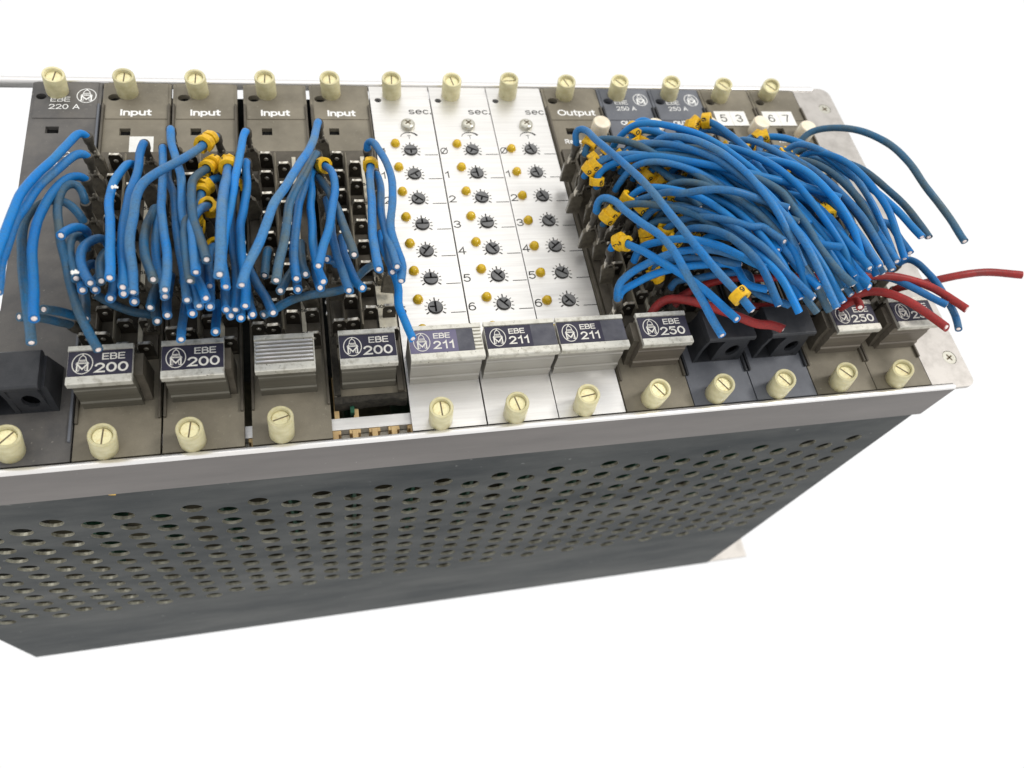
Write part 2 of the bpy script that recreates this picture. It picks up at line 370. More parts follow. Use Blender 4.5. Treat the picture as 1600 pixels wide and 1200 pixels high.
def emblem(x, y, z, parent, s=1.0, sx=1.0, material='print_silver'):
    o = link('emblem', EM[material], parent, (x, y, z + 0.05)); o.scale = (s * sx, s, 1)
    return o

# ------------------------------------------------------------------ rack chassis
SX0, SX1 = -79.0, 407.5
rack = thing('equipment_rack', 'long metal card rack with perforated dark side sheet and pale front rails', 'rack')
def perforated(name, SX0, yo, yi, k0, z_top=-20.0):
    b = MB(); pitch = 13.66; r = 4.5; N = 20
    z_bot = -302.0
    c0 = 6.4 - pitch * 5
    edges = set()
    xs = [c0 + pitch * k for k in range(k0, 34)]
    def strip(xa, xb, za, zb):
        b.add([(xa, yo, za), (xb, yo, za), (xb, yo, zb), (xa, yo, zb)], [(0, 1, 2, 3)])
        b.add([(xa, yi, za), (xb, yi, za), (xb, yi, zb), (xa, yi, zb)], [(0, 3, 2, 1)])
    strip(SX0, xs[0] - pitch / 2, z_bot, z_top); 
    xe = 0
    for k, cx in enumerate(xs):
        if cx > 398: break
        xa, xb = cx - pitch / 2, cx + pitch / 2; xe = xb
        even = ((k + k0) % 2 == 1)
        zz = [(-57.2 if even else -64.2) - 14.0 * j for j in range(11)]
        strip(xa, xb, zz[0] + 7, z_top); strip(xa, xb, z_bot, zz[-1] - 7)
        for cz in zz:
            ring = [(cx + r * math.cos(2 * PI * (i + .5) / N), cz + r * math.sin(2 * PI * (i + .5) / N)) for i in range(N)]
            sq = []
            for i in range(N):
                a = 2 * PI * (i + .5) / N; c, s = math.cos(a), math.sin(a)
                t = min((pitch / 2) / max(abs(c), 1e-9), 7.0 / max(abs(s), 1e-9)); sq.append((cx + c * t, cz + s * t))
            vs = [(p[0], yo, p[1]) for p in ring] + [(p[0], yo, p[1]) for p in sq] + [(p[0], yi, p[1]) for p in ring] + [(p[0], yi, p[1]) for p in sq]
            fs = []
            for i in range(N):
                j = (i + 1) % N
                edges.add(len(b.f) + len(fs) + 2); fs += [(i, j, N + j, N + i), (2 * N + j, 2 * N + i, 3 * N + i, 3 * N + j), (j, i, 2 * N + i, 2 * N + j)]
            for (qx, qz) in ((1, 1), (-1, 1), (-1, -1), (1, -1)):   # corner triangles
                ca = math.atan2(qz * 7.0, qx * pitch / 2) % (2 * PI)
                i = int((ca / (2 * PI)) * N - 0.5) % N; j = (i + 1) % N
                o = len(vs); vs += [(cx + qx * pitch / 2, yo, cz + qz * 7.0), (cx + qx * pitch / 2, yi, cz + qz * 7.0)]
                fs += [(N + i, N + j, o), (3 * N + j, 3 * N + i, o + 1)]
            b.add(vs, fs)
    strip(xe, SX1, z_bot, z_top)
    b.add([(SX1, yo, z_bot), (SX1, yi, z_bot), (SX1, yi, z_top), (SX1, yo, z_top)], [(0, 1, 2, 3)])
    b.add([(SX0, yo, z_bot), (SX1, yo, z_bot), (SX1, yi, z_bot), (SX0, yi, z_bot)], [(0, 1, 2, 3)])
    me = bpy.data.meshes.new(name)
    me.from_pydata([(p[0] * MM, p[1] * MM, p[2] * MM) for p in b.v], [], b.f)
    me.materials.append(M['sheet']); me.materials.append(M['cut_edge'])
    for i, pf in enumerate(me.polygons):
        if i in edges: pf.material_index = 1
    return link(name, me, rack)
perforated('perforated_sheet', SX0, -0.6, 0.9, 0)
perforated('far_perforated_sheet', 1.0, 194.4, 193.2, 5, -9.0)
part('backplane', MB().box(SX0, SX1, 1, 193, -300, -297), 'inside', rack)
part('end_wall', MB().box(SX0 + 0.05, SX0 + 1.5, 1, 193, -296, -2), 'sheet_in', rack)
part('end_wall', MB().box(SX1 - 1.5, SX1 - 0.05, 1, 193, -296, -2), 'sheet_in', rack)
# bottom (near) rail
prof = [(-0.35, 0.55), (-0.5, 0.75), (-2.4, 0.75), (-3.0, 0.1), (-3.0, -26.3), (-2.2, -26.6), (-0.7, -26.6), (-0.7, -2), (-0.35, -2)]
part('near_rail', MB().prism(prof[3:8] + [(-0.7, 0.1)], SX0 - 10, 407.0), 'rail', rack)
part('near_rail_lip', MB().prism([(-0.4, 0.12), (-0.4, 0.6), (-0.7, 0.9), (-2.3, 0.9), (-2.9, 0.5), (-3.02, 0.12)], SX0 - 10, 407.0), 'rail_lip', rack, smooth=0.9)
part('far_rail', MB().prism([(194.4, -3.5), (194.4, 0.5), (194.9, 0.9), (196.9, 0.9), (197.5, 0.4), (197.5, -3.5)], SX0 - 10, 409.0), 'rail_lip', rack, smooth=0.9)
# right flange with rounded corners, screws
def rounded(x0, x1, y0, y1, r, corners=(1, 1, 1, 1), n=7):
    pts = []
    for (cx, cy, a0, on) in ((x1 - r, y0 + r, -PI / 2, corners[0]), (x1 - r, y1 - r, 0, corners[1]), (x0 + r, y1 - r, PI / 2, corners[2]), (x0 + r, y0 + r, PI, corners[3])):
        if on: pts += [(cx + r * math.cos(a0 + PI / 2 * k / n), cy + r * math.sin(a0 + PI / 2 * k / n)) for k in range(n + 1)]
        else: pts.append((cx + r * math.copysign(1, cx - (x0 + x1) / 2), cy + r * math.copysign(1, cy - (y0 + y1) / 2)))
    return pts
fl_out = [(395.9, 0.2), (407.3, 0.2), (407.3, -2.2)] + [(415 + 4.4 * math.cos(a), 2.4 + 4.4 * math.sin(a)) for a in [-PI / 2 + k * PI / 14 for k in range(8)]] \
    + [(413.4 + 6 * math.cos(a), 190.4 + 6 * math.sin(a)) for a in [k * PI / 14 for k in range(8)]] + [(409.3, 196.4), (409.3, 194.2), (395.9, 194.2)]
part('end_flange', MB().plate(fl_out, [circle(411.5, 180, 3.7, n=24), circle(412.3, 13.8, 3.7, n=24)], -2.0, 0.0), 'plate', rack)
for cy, cx in ((180, 411.5), (13.8, 412.3)):
    b = MB().lathe([(3.6, -1.8), (3.6, -0.25), (3.4, -0.08)], cx, cy, 24)
    sc = part('flange_screw', b, 'steelscrew', rack, smooth=0.6)
    q = MB()
    for k in range(2):
        q.xf(Matrix.Rotation(0, 4, 'Z')); c = MB().box(-1.9, 1.9, -0.42, 0.42, 0, 0.03); c.xf(Matrix.Translation((cx, cy, -0.07)) @ Matrix.Rotation(0.5 + k * PI / 2, 4, 'Z')); q.add(c.v, c.f)
    part('cross_slot', q, 'slot', sc)
part('rear_foot_flange', MB().plate(rounded(400, 442.4, 0.0, 190, 3, (0, 1, 0, 0)), [], -303.5, -301), 'plate', rack)
# inner rail and card guides, seen in gaps
part('inner_rail', MB().box(0, 395, 5.2, 10.2, -9.5, -3.4), 'alu', rack)
part('guide_channel', MB().box(0, 395, 0.2, 5.0, -12, -8), 'alu_lip', rack)
for k in range(52):
    gx = 1.5 + 7.62 * k
    if gx > 395: break
    if not (88 < gx < 94 or 119 < gx < 156): continue
    b = MB().box(gx - 1.1, gx + 1.1, 0.3, 4.9, -7.9, -3.2); b.box(gx - 2.2, gx + 2.2, 3.4, 5.1, -7.5, -3.6)
    b.box(gx - 2.2, gx + 2.2, 0.35, 1.2, -7.5, -4.2)
    part('card_guide', b, 'guide', rack, bevel=0.25)
for k in range(2):
    gx = 124.5 + 7.62 * k
    part('card_guide', MB().box(gx - 1.0, gx + 1.0, 10.4, 30, -30, -5), 'guide', rack, bevel=0.25)

# ------------------------------------------------------------------ shared terminal parts
TABM = MB().prism([(-2.7, -2), (2.7, -2), (2.7, 9.6), (1.9, 11), (-1.9, 11), (-2.7, 9.6)], -0.4, 0.4, 'y').mesh('terminal_tab', 'tab')
RIMM = MB().prism([(-2.75, 9.6), (-1.95, 11.02), (1.95, 11.02), (2.75, 9.6), (2.75, 10.0), (2.0, 11.45), (-2.0, 11.45), (-2.75, 10.0)], -0.62, 0.62, 'y').mesh('tab_rim', 'rim')
DIMM = MB().lathe([(1.0, 0), (0.9, 0.15), (0.45, 0.3)], n=12).xf(Matrix.Translation((0, -0.4, 7.6)) @ Matrix.Rotation(PI / 2, 4, 'X')).mesh('tab_dimple', 'rim', smooth=0.8)
def tab(x, y, parent, z=0):
    t = link('terminal_tab', TABM, parent, (x, y, z), (random.uniform(-.06, .06), 0, random.uniform(-.05, .05)))
    link('tab_rim', RIMM, t); link('tab_dimple', DIMM, t)
    return t

def knob(name_parent, u0, v0, u1, v1, h, slot_rot, screw='brass'):
    base = at(u0, v0, 0); top = at(u1, v1, h)
    ax = (top - base).normalized()
    rot = Vector((0, 0, 1)).rotation_difference(ax).to_matrix().to_4x4()
    mt = Matrix.Translation(base * MM) @ rot
    r = 4.7
    k = link('captive_knob', KNOBM[0 if h > 11.5 else 1], name_parent); k.matrix_local = mt
    s = link('screw_head', SCREWM, k, (0, 0, h - 1.6), (0, 0, slot_rot))
    link('screw_slot', SLOTM, k, (0, 0, h - 1.6), (0, 0, slot_rot))
    return k
def knob_mesh(h):
    return MB().lathe([(4.5, 0), (4.75, 0.5), (4.75, h - 0.5), (4.5, h), (3.7, h), (3.45, h - 0.3), (3.4, h - 3.0)], n=28).mesh('captive_knob', 'cream', smooth=0.7)
KNOBM = [knob_mesh(12.5), knob_mesh(11)]
SCREWM = MB().lathe([(3.35, -1.0), (3.35, -0.1), (3.1, 0.1)], n=24).mesh('screw_head', 'brass', smooth=0.6)
SLOTM = MB().box(-3.0, 3.0, -0.28, 0.28, 0.0, 0.13).mesh('screw_slot', 'slot')

TOPK = [((90.3, 145.7), (82.9, 115.6)), ((200.2, 147.8), (192.3, 117.7)), ((310.7, 147.8), (304.3, 119.8)), ((416.9, 149), (413, 120)),
        ((517.2, 149.5), (514.6, 121)), ((612, 149.5), (611.6, 122)), ((704, 150.6), (706.6, 124)), ((792.7, 150.6), (795.9, 122.5)),
        ((881.4, 152.7), (885.7, 126.2)), ((962.6, 152), (969, 125.8)), ((1044.4, 152.7), (1049.7, 127.4)), ((1123, 155.9), (1131.6, 130.6)), ((1196.3, 152.3), (1206.5, 132.6))]
BOTK = [((17, 709.3), (8.5, 680.6)), ((163.6, 703.6), (159, 679)), ((301.7, 692.3), (295.4, 669)), ((440.7, 680), (438, 650)), None,
        ((688.4, 659.3), (689.8, 636)), ((804.3, 649.8), (809, 628)), ((912.3, 639.1), (920.2, 615)), ((1017.6, 626.8), (1031.8, 607)),
        ((1117.4, 619.4), (1132.3, 598.5)), ((1213, 611.9), (1227.9, 591)), ((1310.3, 601.5), (1324.1, 579.6)), ((1398.5, 596.2), (1412.3, 574.5))]
SLOTA = [0.9, 1.5, 1.45, 0.35, 0, 1.6, -1.35, 0.12, -0.95, -1.0, -1.0, -0.95, -0.9]
TSLOT = [1.4, 1.5, 1.5, 1.5, 1.6, 1.5, -1.35, 0.0, -1.2, -0.9, -0.9, -0.9, -0.8]

# ------------------------------------------------------------------ handles
def handle(P, x0, x1, text, front='alu_front_brown', lip='alu_lip', label='label', ribbed=False, cheek=None, wide=False, label_x1=None):
    w = x1 - x0
    body = MB().prism([(21.3, 0.02), (21.3, 4.2), (21.9, 4.7), (21.9, 12.4), (22.3, 12.8), (22.3, 17.0), (20.9, 18.9), (34.8, 18.9), (35.2, 0.02)], x0, x1)
    hb = part('handle', body, front, P)
    cap = MB().prism([(20.4, 18.0), (20.4, 20.4), (20.7, 20.8), (23.4, 20.8), (23.6, 20.0), (33.9, 20.0), (34.1, 20.8), (36.0, 20.8), (36.3, 20.3), (36.0, 18.0), (34.9, 18.9), (21.0, 18.9)], x0 - 0.35, x1 + 0.35)
    cp = part('grip_cap', cap, lip, hb)
    if ribbed:
        part('groove_shade_plate', MB().box(x0 + 0.1, x1 - 0.1, 23.7, 33.8, 19.98, 20.06), 'alu_front_brown', hb)  # thin dark plate added as the shade between the ribs
        b = MB()
        for i in range(6):
            y = 24.2 + i * 1.65
            b.prism([(y, 20.0), (y + 0.15, 20.8), (y + 0.8, 20.8), (y + 0.95, 20.0)], x0 + 0.2, x1 - 0.2)
        rb = part('grip_ribs', b, 'rail_lip', hb)
        rb['kind'] = 'stuff'
        return hb
    if label_x1:
        b = MB()
        for i in range(6):
            y = 24.2 + i * 1.65
            b.prism([(y, 19.9), (y + 0.2, 20.75), (y + 1.0, 20.75), (y + 1.2, 19.9)], label_x1, x1)
        rb = part('grip_ribs', b, 'alu_lip', hb); rb['kind'] = 'stuff'
    lx1 = label_x1 or x1 + 0.15
    lb = part('label_plate', MB().box(x0 - 0.15, lx1, 23.7, 33.8, 20.0, 20.42), label, hb)
    z = 20.42
    if wide:
        emblem(x0 + 4.6, 28.7, z, lb, 1.28, 0.95)
        letter('EBE', x0 + 9.6, 30.0, z, 3.5, 'print_silver', lb, 0.012, spacing=1.0, sx=1.12)
        letter(text, x0 + 9.3, 25.2, z, 5.3, 'print_silver', lb, 0.014, spacing=1.0, sx=1.12)
        part('label_tail', MB().box(x0 + 18.7, min(lx1, x1) - 0.02, 23.75, 33.75, 20.4, 20.46), 'label_g', lb)
    else:
        emblem(x0 + 4.7 * w / 21, 28.7, z, lb, 1.30, 0.98)
        letter('EBE', x0 + 11.2, 29.9, z, 3.9, 'print_silver', lb, 0.010, spacing=1.05, sx=1.14)
        letter(text, x0 + 9.0, 24.7, z, 5.7, 'print_silver', lb, 0.014, spacing=1.0, sx=1.16)
    if cheek:
        for (xa, xb) in cheek:
            part('handle_cheek', MB().prism([(23.0, 0.0), (24.6, 8), (24.8, 17.0), (33.5, 17.4), (35.5, 0.0)], xa, xb), 'brown_dark', hb)
    return hb
def black_handle(P, x0, x1, shelf=0.0):
    hb = part('handle', MB().prism([(20.6, 18.2), (20.6, 20.0), (21.2, 20.7), (35.2, 20.7), (36.2, 19.6), (36.2, 17.2), (22.6, 17.2)], x0, x1), 'handle_black', P, bevel=0.25)
    part('handle_back', MB().prism([(34.0, 0.02), (34.6, 17.2), (36.0, 17.2), (38, 0.02)], x0 + 0.3, x1 - 0.3), 'handle_black', hb)
    for xa, xb, c in ((x0 + 0.05, x0 + 1.6, 0), (x0 + 0.40 * (x1 - x0), x0 + 0.40 * (x1 - x0) + 1.8, 0), (x1 - 1.6, x1 + 0.9, 1)):
        part('handle_web', MB().prism([(21.4, 0.02), (21.8, 10), (21.2, 17.25), (34.3, 17.25), (34.3, 0.02)] if not c else [(21.4, 0.02), (23.5, 15.5), (22, 17.25), (35, 17.25), (40, 0.02)], xa, xb), 'handle_black', hb)
    # front plate with a round finger hole
    xa = x0 + 0.40 * (x1 - x0) + 1.8; xb = x1 - 1.6
    b = MB().plate(rect(xa, xb, 0.05, 17.2), [circle((xa + xb) / 2 + 0.6, 8.2, 2.9, 4.3, 20)], 0, 1.4)
    b.xf(Matrix(((1, 0, 0, 0), (0, 0, -1, 23.2), (0, 1, 0, 0), (0, 0, 0, 1))))
    part('handle_web', b, 'handle_black', hb)
    part('handle_floor', MB().box(x0 + 0.1, x1 - 0.1, 21.4, 34.0, 0.02, 0.8), 'handle_black', hb)
    return hb

# ------------------------------------------------------------------ modules
def faceplate(P, x0, x1, material, y0=0.5, y1=193.8, led=False, win=True, hole=(4.9, 184.3, 2.7, 2.2), wx=(8.0, 12.7), wy=(160.4, 164.8)):
    holes = [circle(x0 + hole[0], hole[1], hole[2], hole[3], 18)]
    if win: holes.append(rect(x0 + wx[0], x0 + wx[1], wy[0], wy[1]))
    fp = part('faceplate', MB().plate(rect(x0, x1, y0, y1), holes, -2.2, 0), material, P)
    b = MB().box(x0 + hole[0] - 4, x0 + hole[0] + 4, hole[1] - 4, hole[1] + 4, -9, -2.3)
    if win: b.box(x0 + wx[0] - 2, x0 + wx[1] + 2, wy[0] - 2, wy[1] + 2, -9, -2.3)
    part('recess', b, 'pit', P)
    bx = x0 + 6
    part('circuit_board', MB().box(bx, bx + 1.6, 12, 186, -165, -2.4), 'pcb', P)
    return fp

def io_module(idx, x0, x1, material, name, label, title, group, ribs_dark='brown_dark', y0=0.5, kind='in'):
    P = thing(name, label, 'plug-in module', group)
    faceplate(P, x0, x1, material, y0=y0)
    # header strip stands slightly proud: leaves the fine seam at y=171
    part('header_strip', MB().plate(rect(x0 + 1.6, x1 - 1.3, 170.6, 193.75), [circle(x0 + 4.9, 184.3, 2.7, 2.2, 18)], 0.0, 0.35), material, P)
    rb = 15.0 if y0 < 5 else 17.5
    for (xa, xb) in ((x0 + 0.15, x0 + 1.15), (x1 - 1.05, x1 - 0.05)):
        part('edge_rib', MB().box(xa, xb, rb, 179.5, -0.5, 1.5), ribs_dark if kind == 'in' else ribs_dark, P, bevel=0.3)
    # terminal field
    tb = part('terminal_block', MB().box(x0 + 1.9, x1 - 1.5, 41, 148, 0.0, 2.2), 'brown_dark', P)
    rid = MB().prism([(13.0, 2.2), (13.2, 8.6), (13.7, 9.2), (14.2, 8.6), (14.4, 2.2)], 46, 140.5, 'y'); rid.xf(Matrix.Translation((x0, 0, 0)))
    part('divider_ridge', rid, 'brown', P)
    rid = MB().prism([(5.9, 2.2), (6.0, 5.4), (6.6, 5.9), (7.2, 5.4), (7.3, 2.2)], 46, 141, 'y'); rid.xf(Matrix.Translation((x0, 0, 0)))
    part('divider_ridge', rid, 'brown_dark', P)
    rows = 9
    for k in range(rows):
        tab(x0 + 9.9, 137.6 - 11.3 * k, P, 0)
        tab(x0 + 17.6, 131.8 - 11.3 * k, P, 0)
    part('marking_strip', MB().box(x0 + 20.9, x0 + 22.6, 44, 143, 2.2, 3.4), 'strip', P)
    for k in range(rows):
        letter(str(54 + k), x0 + 20.7, 124.8 - 11.3 * k, 3.45, 2.4, 'print_k', P, 0.02)
    for k in ((7, 8) if kind == 'in' else (8,)):
        tab(x0 + 25.2, 131.8 - 11.3 * k, P, 0)
    if kind == 'in':
        tab(x0 + 4.4, 137.6 - 11.3 * 8, P, 0)
    return P

BX = [(0.6, 29.8), (30.5, 60.1), (60.9, 89.8), (92.7, 122.3), (123.9, 152.7), (153.3, 183.1), (183.75, 213.45), (213.9, 243.1), (243.9, 274.6),
      (275.1, 304.7), (305.3, 334.9), (335.5, 365.8), (366.3, 395.5)]
# 0: dark module EBE 220 A
x0, x1 = BX[0]
P0 = thing('plug_in_module', 'dark grey EBE 220 A module at the open end with a bare black handle', 'plug-in module', 'modules in the rack')
faceplate(P0, x0 - 0.1, x1, 'cpu', hole=(4.2, 184.6, 2.2, 1.9), wx=(7.4, 12.9), wy=(161.8, 166.0))
part('header_strip', MB().plate(rect(x0 + 1.4, x1 - 1.4, 171.0, 193.7), [circle(x0 + 4.1, 184.6, 2.2, 1.9, 18)], 0, 0.35), 'cpu', P0)
part('edge_rib', MB().box(x1 - 1.1, x1 - 0.1, 8, 179.5, -0.5, 1.2), 'bluegrey', P0, bevel=0.3)
letter('EBE', 8.9, 181.3, 0.35, 4.4, 'print_w', P0, 0.0, sx=1.12)
letter('220 A', 8.5, 176.6, 0.35, 4.4, 'print_w', P0, 0.0, sx=1.12)
emblem(23.6, 185.2, 0.35, P0, 1.4, 1.1, 'print_w')
letter('220', 14.2, 147.6, 0, 4.2, 'print_w', P0, 0.0, sx=1.15)
letter('RUN', 11.2, 142.4, 0, 4.4, 'print_w', P0, 0.01, sx=1.15)
black_handle(P0, 1.8, 24.2)
# 1..4: Input modules
INL = ['brown Input module beside the dark EBE 220 A module, paper square on its front',
       'brown Input module whose wires carry the most yellow sleeves, label reads EBE 200',
       'brown Input module with a ribbed handle that has lost its label',
       'brown Input module beside the aluminium panels, its lower front broken away']
for k in range(1, 5):
    x0, x1 = BX[k]
    P = io_module(k, x0, x1, 'brown', 'plug_in_module', INL[k - 1], 'Input', 'modules in the rack', y0=(0.5 if k < 4 else 17.6))
    letter('Input', x0 + 8.2, 172.6, 0.35, 5.7, 'print_w', P, 0.025, sx=1.10, spacing=1.0)
    hx = {1: (33.3, 54.1, [(54.2, 57.2)]), 2: (64.3, 85.2, [(85.3, 87.6)]), 3: (96.6, 117.7, [(117.8, 119.0)]), 4: (127.5, 148.5, None)}[k]
    handle(P, hx[0], hx[1], '200', ribbed=(k == 3), cheek=hx[2])
    if k == 1:
        st = part('paper_square', MB().box(43.0, 53.2, 148.4, 159.6, 0.02, 0.12), 'sticker', P)
    if k == 4:
        b = MB()
        yy = 16.2
        pts_top = [(x0 + t * (x1 - x0) / 12, 17.7) for t in range(13)]
        low = [(x1 - t * (x1 - x0) / 12, 14.9 + random.uniform(-0.5, 0.5)) for t in range(13)]
        b.plate(pts_top + low, [], -5.5, 0.9)
        part('broken_edge', b, 'crust', P)
        part('handle_surround', MB().box(x0 + 0.4, x0 + 2.8, 17.9, 45, 0, 2.6), 'crust', P)
        part('handle_surround', MB().box(x1 - 3.4, x1 - 1.2, 17.9, 45, 0, 2.6), 'brown_dark', P)
        part('marking_panel', MB().box(x0 + 20.9, x0 + 28.2, 47, 72, 2.2, 2.9), 'strip', P)
MODS = {}
# 5..7: aluminium timer modules
TL = ['bare aluminium timer module nearest the broken Input module, its label faded violet',
      'bare aluminium timer module between two others of the same look',
      'bare aluminium timer module beside the brown Output module']
def domemesh():
    return MB().lathe([(2.35, 0), (2.35, 0.3), (2.15, 0.4), (2.1, 1.1), (1.75, 1.9), (1.1, 2.45), (0.4, 2.65)], n=20).mesh('led', 'amber', smooth=1.0)
LEDM = domemesh()
def potmesh():
    b = MB()
    arr = [(3.0 * math.cos(a), 3.0 * math.sin(a)) for a in [2 * PI * i / 28 for i in range(28)]]
    slot = [(-2.75, -0.45), (2.75, -0.45), (2.75, 0.45), (0.45, 0.45), (0.45, 2.3), (0.0, 2.75), (-0.45, 2.3), (-0.45, 0.45), (-2.75, 0.45)]
    b.plate(arr, [slot], 0.1, 1.0)
    return b.mesh('trimmer', 'pot')
POTM = potmesh()
POTB = MB().lathe([(2.9, 0.1), (2.9, 0.22)], n=20).mesh('trimmer_slot', 'pit')
POTR = MB().plate(circle(0, 0, 3.3, n=28), [circle(0, 0, 3.03, n=28)], 0.02, 0.5).mesh('trimmer_rim', 'black')
def tickmesh():
    b = MB()
    for k in range(11):
        a = PI / 2 + (k - 5) * 0.445
        r0, r1, w = 3.7, (5.3 if k in (0, 5, 10) else 4.8), (0.30 if k in (0, 5, 10) else 0.20)
        c, s = math.cos(a), math.sin(a)
        b.add([(r0 * c - s * w, r0 * s + c * w, 0.05), (r0 * c + s * w, r0 * s - c * w, 0.05), (r1 * c + s * w, r1 * s - c * w, 0.05), (r1 * c - s * w, r1 * s + c * w, 0.05)], [(0, 1, 2, 3)])
    return b.mesh('scale_marks', 'print_g')
TICKM = tickmesh()
LINEM = MB().box(22.9, 29.4, -0.19, 0.19, 0.02, 0.05).mesh('ruled_line', 'print_g')
def arcmesh():
    b = MB(); n = 16; o = []; i_ = []
    for k in range(n + 1):
        a = PI * 0.93 - k * PI * 0.80 / n; w = 0.30 + 0.75 * (k / n) ** 2
        o.append(((4.3 + w / 2) * math.cos(a), (3.6 + w / 2) * math.sin(a))); i_.append(((4.3 - w / 2) * math.cos(a), (3.6 - w / 2) * math.sin(a)))
    b.plate(o + i_[::-1], [], 0.0, 0.04); return b.mesh('dial_arrow', 'print_g')
ARCM = arcmesh()
POTA = [[PI, 1.9 + PI / 2 + .2, 2.2 + .2, 0.0, 0.9, 0.0, PI / 2], [2.6, PI / 2 + .1, PI - .35, 0.1, -1.0, -0.9, -0.85], [1.9, 1.8, 2.0, -.9, .7, -.6, 2.2]]
LX = [(9.4, 154.8), (9.3, 154.3), (6.3, 150.9)]
for t in range(3):
    x0, x1 = BX[5 + t]
    P = thing('timer_module', TL[t], 'plug-in module', 'modules in the rack')
    hh = (3.9, 184.2, 1.7, 1.5)
    faceplate(P, x0, x1, 'alu', win=False, hole=hh)
    letter('sec.', x0 + 18.6, 174.5, 0, 5.9, 'print_g', P, 0.0, spacing=1.0, sx=1.14)
    ps = part('pan_head_screw', MB().lathe([(3.45, 0), (3.45, 1.6), (3.1, 2.2), (2.2, 2.6), (0.8, 2.8)], x0 + 16.8, 166.2, 26), 'steelscrew', P, smooth=0.9)
    q = MB()
    for kk in range(2):
        c = MB().box(-1.7, 1.7, -0.36, 0.36, 0, 0.2); c.xf(Matrix.Translation((x0 + 16.8, 166.2, 2.62)) @ Matrix.Rotation(0.7 + kk * PI / 2, 4, 'Z')); q.add(c.v, c.f)
    part('cross_slot', q, 'slot', ps)
    link('dial_arrow', ARCM, P, (x0 + 16.7, 158.4, 0.02))
    letter('T', x0 + 16.7, 157.6, 0, 3.4, 'print_g', P, align='CENTER')
    for k in range(8):
        ly = LX[t][1] - 15.30 * k + 0.3
        link('led', LEDM, P, (x0 + LX[t][0] - (0 if t != 1 else 0), ly - 0.8, 0.0), (0, 0, random.random() * 6))
        if k == 7: break
        yy = 150.0 - 15.32 * k
        xx = x0 + 16.45
        pt = link('trimmer', POTM, P, (xx, yy, 0), (0, 0, POTA[t][k]))
        link('trimmer_slot', POTB, pt); link('trimmer_rim', POTR, pt)
        link('scale_marks', TICKM, P, (xx, yy, 0))
        link('ruled_line', LINEM, P, (x0, yy - 3.0, 0))
        letter('\u00d8' if k == 0 else str(k), x0 + 0.7, yy - 2.6, 0, 6.1, 'print_g', P, 0.0, sx=1.12 if k else 0.9)
    hx = {0: (154.2, 182.7), 1: (184.7, 213.3), 2: (214.9, 243.4)}[t]
    handle(P, hx[0], hx[1], '211', front='alu_front', wide=True, label=('label_l' if t == 0 else 'label'), label_x1=(hx[1] - 3.2 if t == 0 else None))

# 8..12: output side
OM = ['brown', 'bluegrey', 'bluegrey', 'brown', 'brown']
OL = ['brown Output module beside the aluminium panels with EBE 250 on its handle',
      'blue-grey EBE 250 A module with a black handle right beside the Output module',
      'blue-grey EBE 250 A module next to the brown module stickered 5 3',
      'brown module with two white stickers reading 5 and 3',
      'brown module with white sticker reading 7, beside the metal end flange']
CAPX = [(941, 190), (1026, 193.5), (1110, 191), (1191, 189.5), (1264, 197)]
for t in range(5):
    x0, x1 = BX[8 + t]
    P = io_module(8 + t, x0, x1, OM[t], 'plug_in_module', OL[t], '', 'modules in the rack', kind='out',
                  ribs_dark=('brown_dark' if OM[t] == 'brown' else 'handle_black'))
    if t == 0:
        letter('Output', x0 + 6.2, 173.6, 0.35, 6.0, 'print_w', P, 0.012, sx=1.14, spacing=1.0)
        letter('Reset', x0 + 6.0, 154.0, 0, 4.2, 'print_w', P, 0.02)
    elif t in (1, 2):
        letter('EBE', x0 + 8.6, 182.1, 0.35, 4.3, 'print_w', P, 0.0, sx=1.05)
        letter('250 A', x0 + 8.7, 177.5, 0.35, 4.3, 'print_w', P, 0.0, sx=1.0)
        emblem(x0 + 23.8, 185.6, 0.35, P, 1.35, 1.1, 'print_w')
        letter('OUTPUT', x0 + 8.8, 167.2, 0, 4.4, 'print_w', P, 0.02)
        letter('RESET', x0 + 7.6, 154.6, 0, 3.9, 'print_w', P, 0.01)
    else:
        letter('Reset', x0 + 7.0, 154.0, 0, 4.2, 'print_w', P, 0.02)
        for i in range(2):
            sx0 = (339.9 if t == 3 else 369.4) + 9.45 * i
            stk = part('paper_sticker', MB().box(sx0, sx0 + 9.3, 166.3, 177.2, 0.36, 0.5), 'sticker', P)
            letter(('53' if t == 3 else '67')[i], sx0 + 4.6, 169.0, 0.5, 8.0, 'print_g', stk, align='CENTER')
    link('status_lamp', MB().lathe([(1.8, 0), (1.8, 0.8), (1.2, 1.8), (0.4, 2.1)], n=16).mesh('status_lamp', 'redled', smooth=1), P, (x0 + 10.4, 149.5, 0))
    c = at(CAPX[t][0], CAPX[t][1], 8.5)
    part('fuse_cap', MB().lathe([(4.4, 0), (4.7, 0.5), (4.7, 7.8), (4.2, 8.5)], c.x, c.y, 26), 'cream_w', P, smooth=0.7)
    hx = {0: (250.3, 271.9), 1: (279.9, 301.9), 2: (309.6, 331.2), 3: (342.6, 363.6), 4: (373.9, 394.6)}[t]
    if t in (1, 2): black_handle(P, hx[0], hx[1])
    else:
        handle(P, hx[0], hx[1], '250', front='alu_front_tan', cheek=[(hx[0] - 2.6, hx[0] - 0.1)])
        if t == 3: letter('+24', 365.0, 33.5, 0.1, 4.4, 'print_w', P)
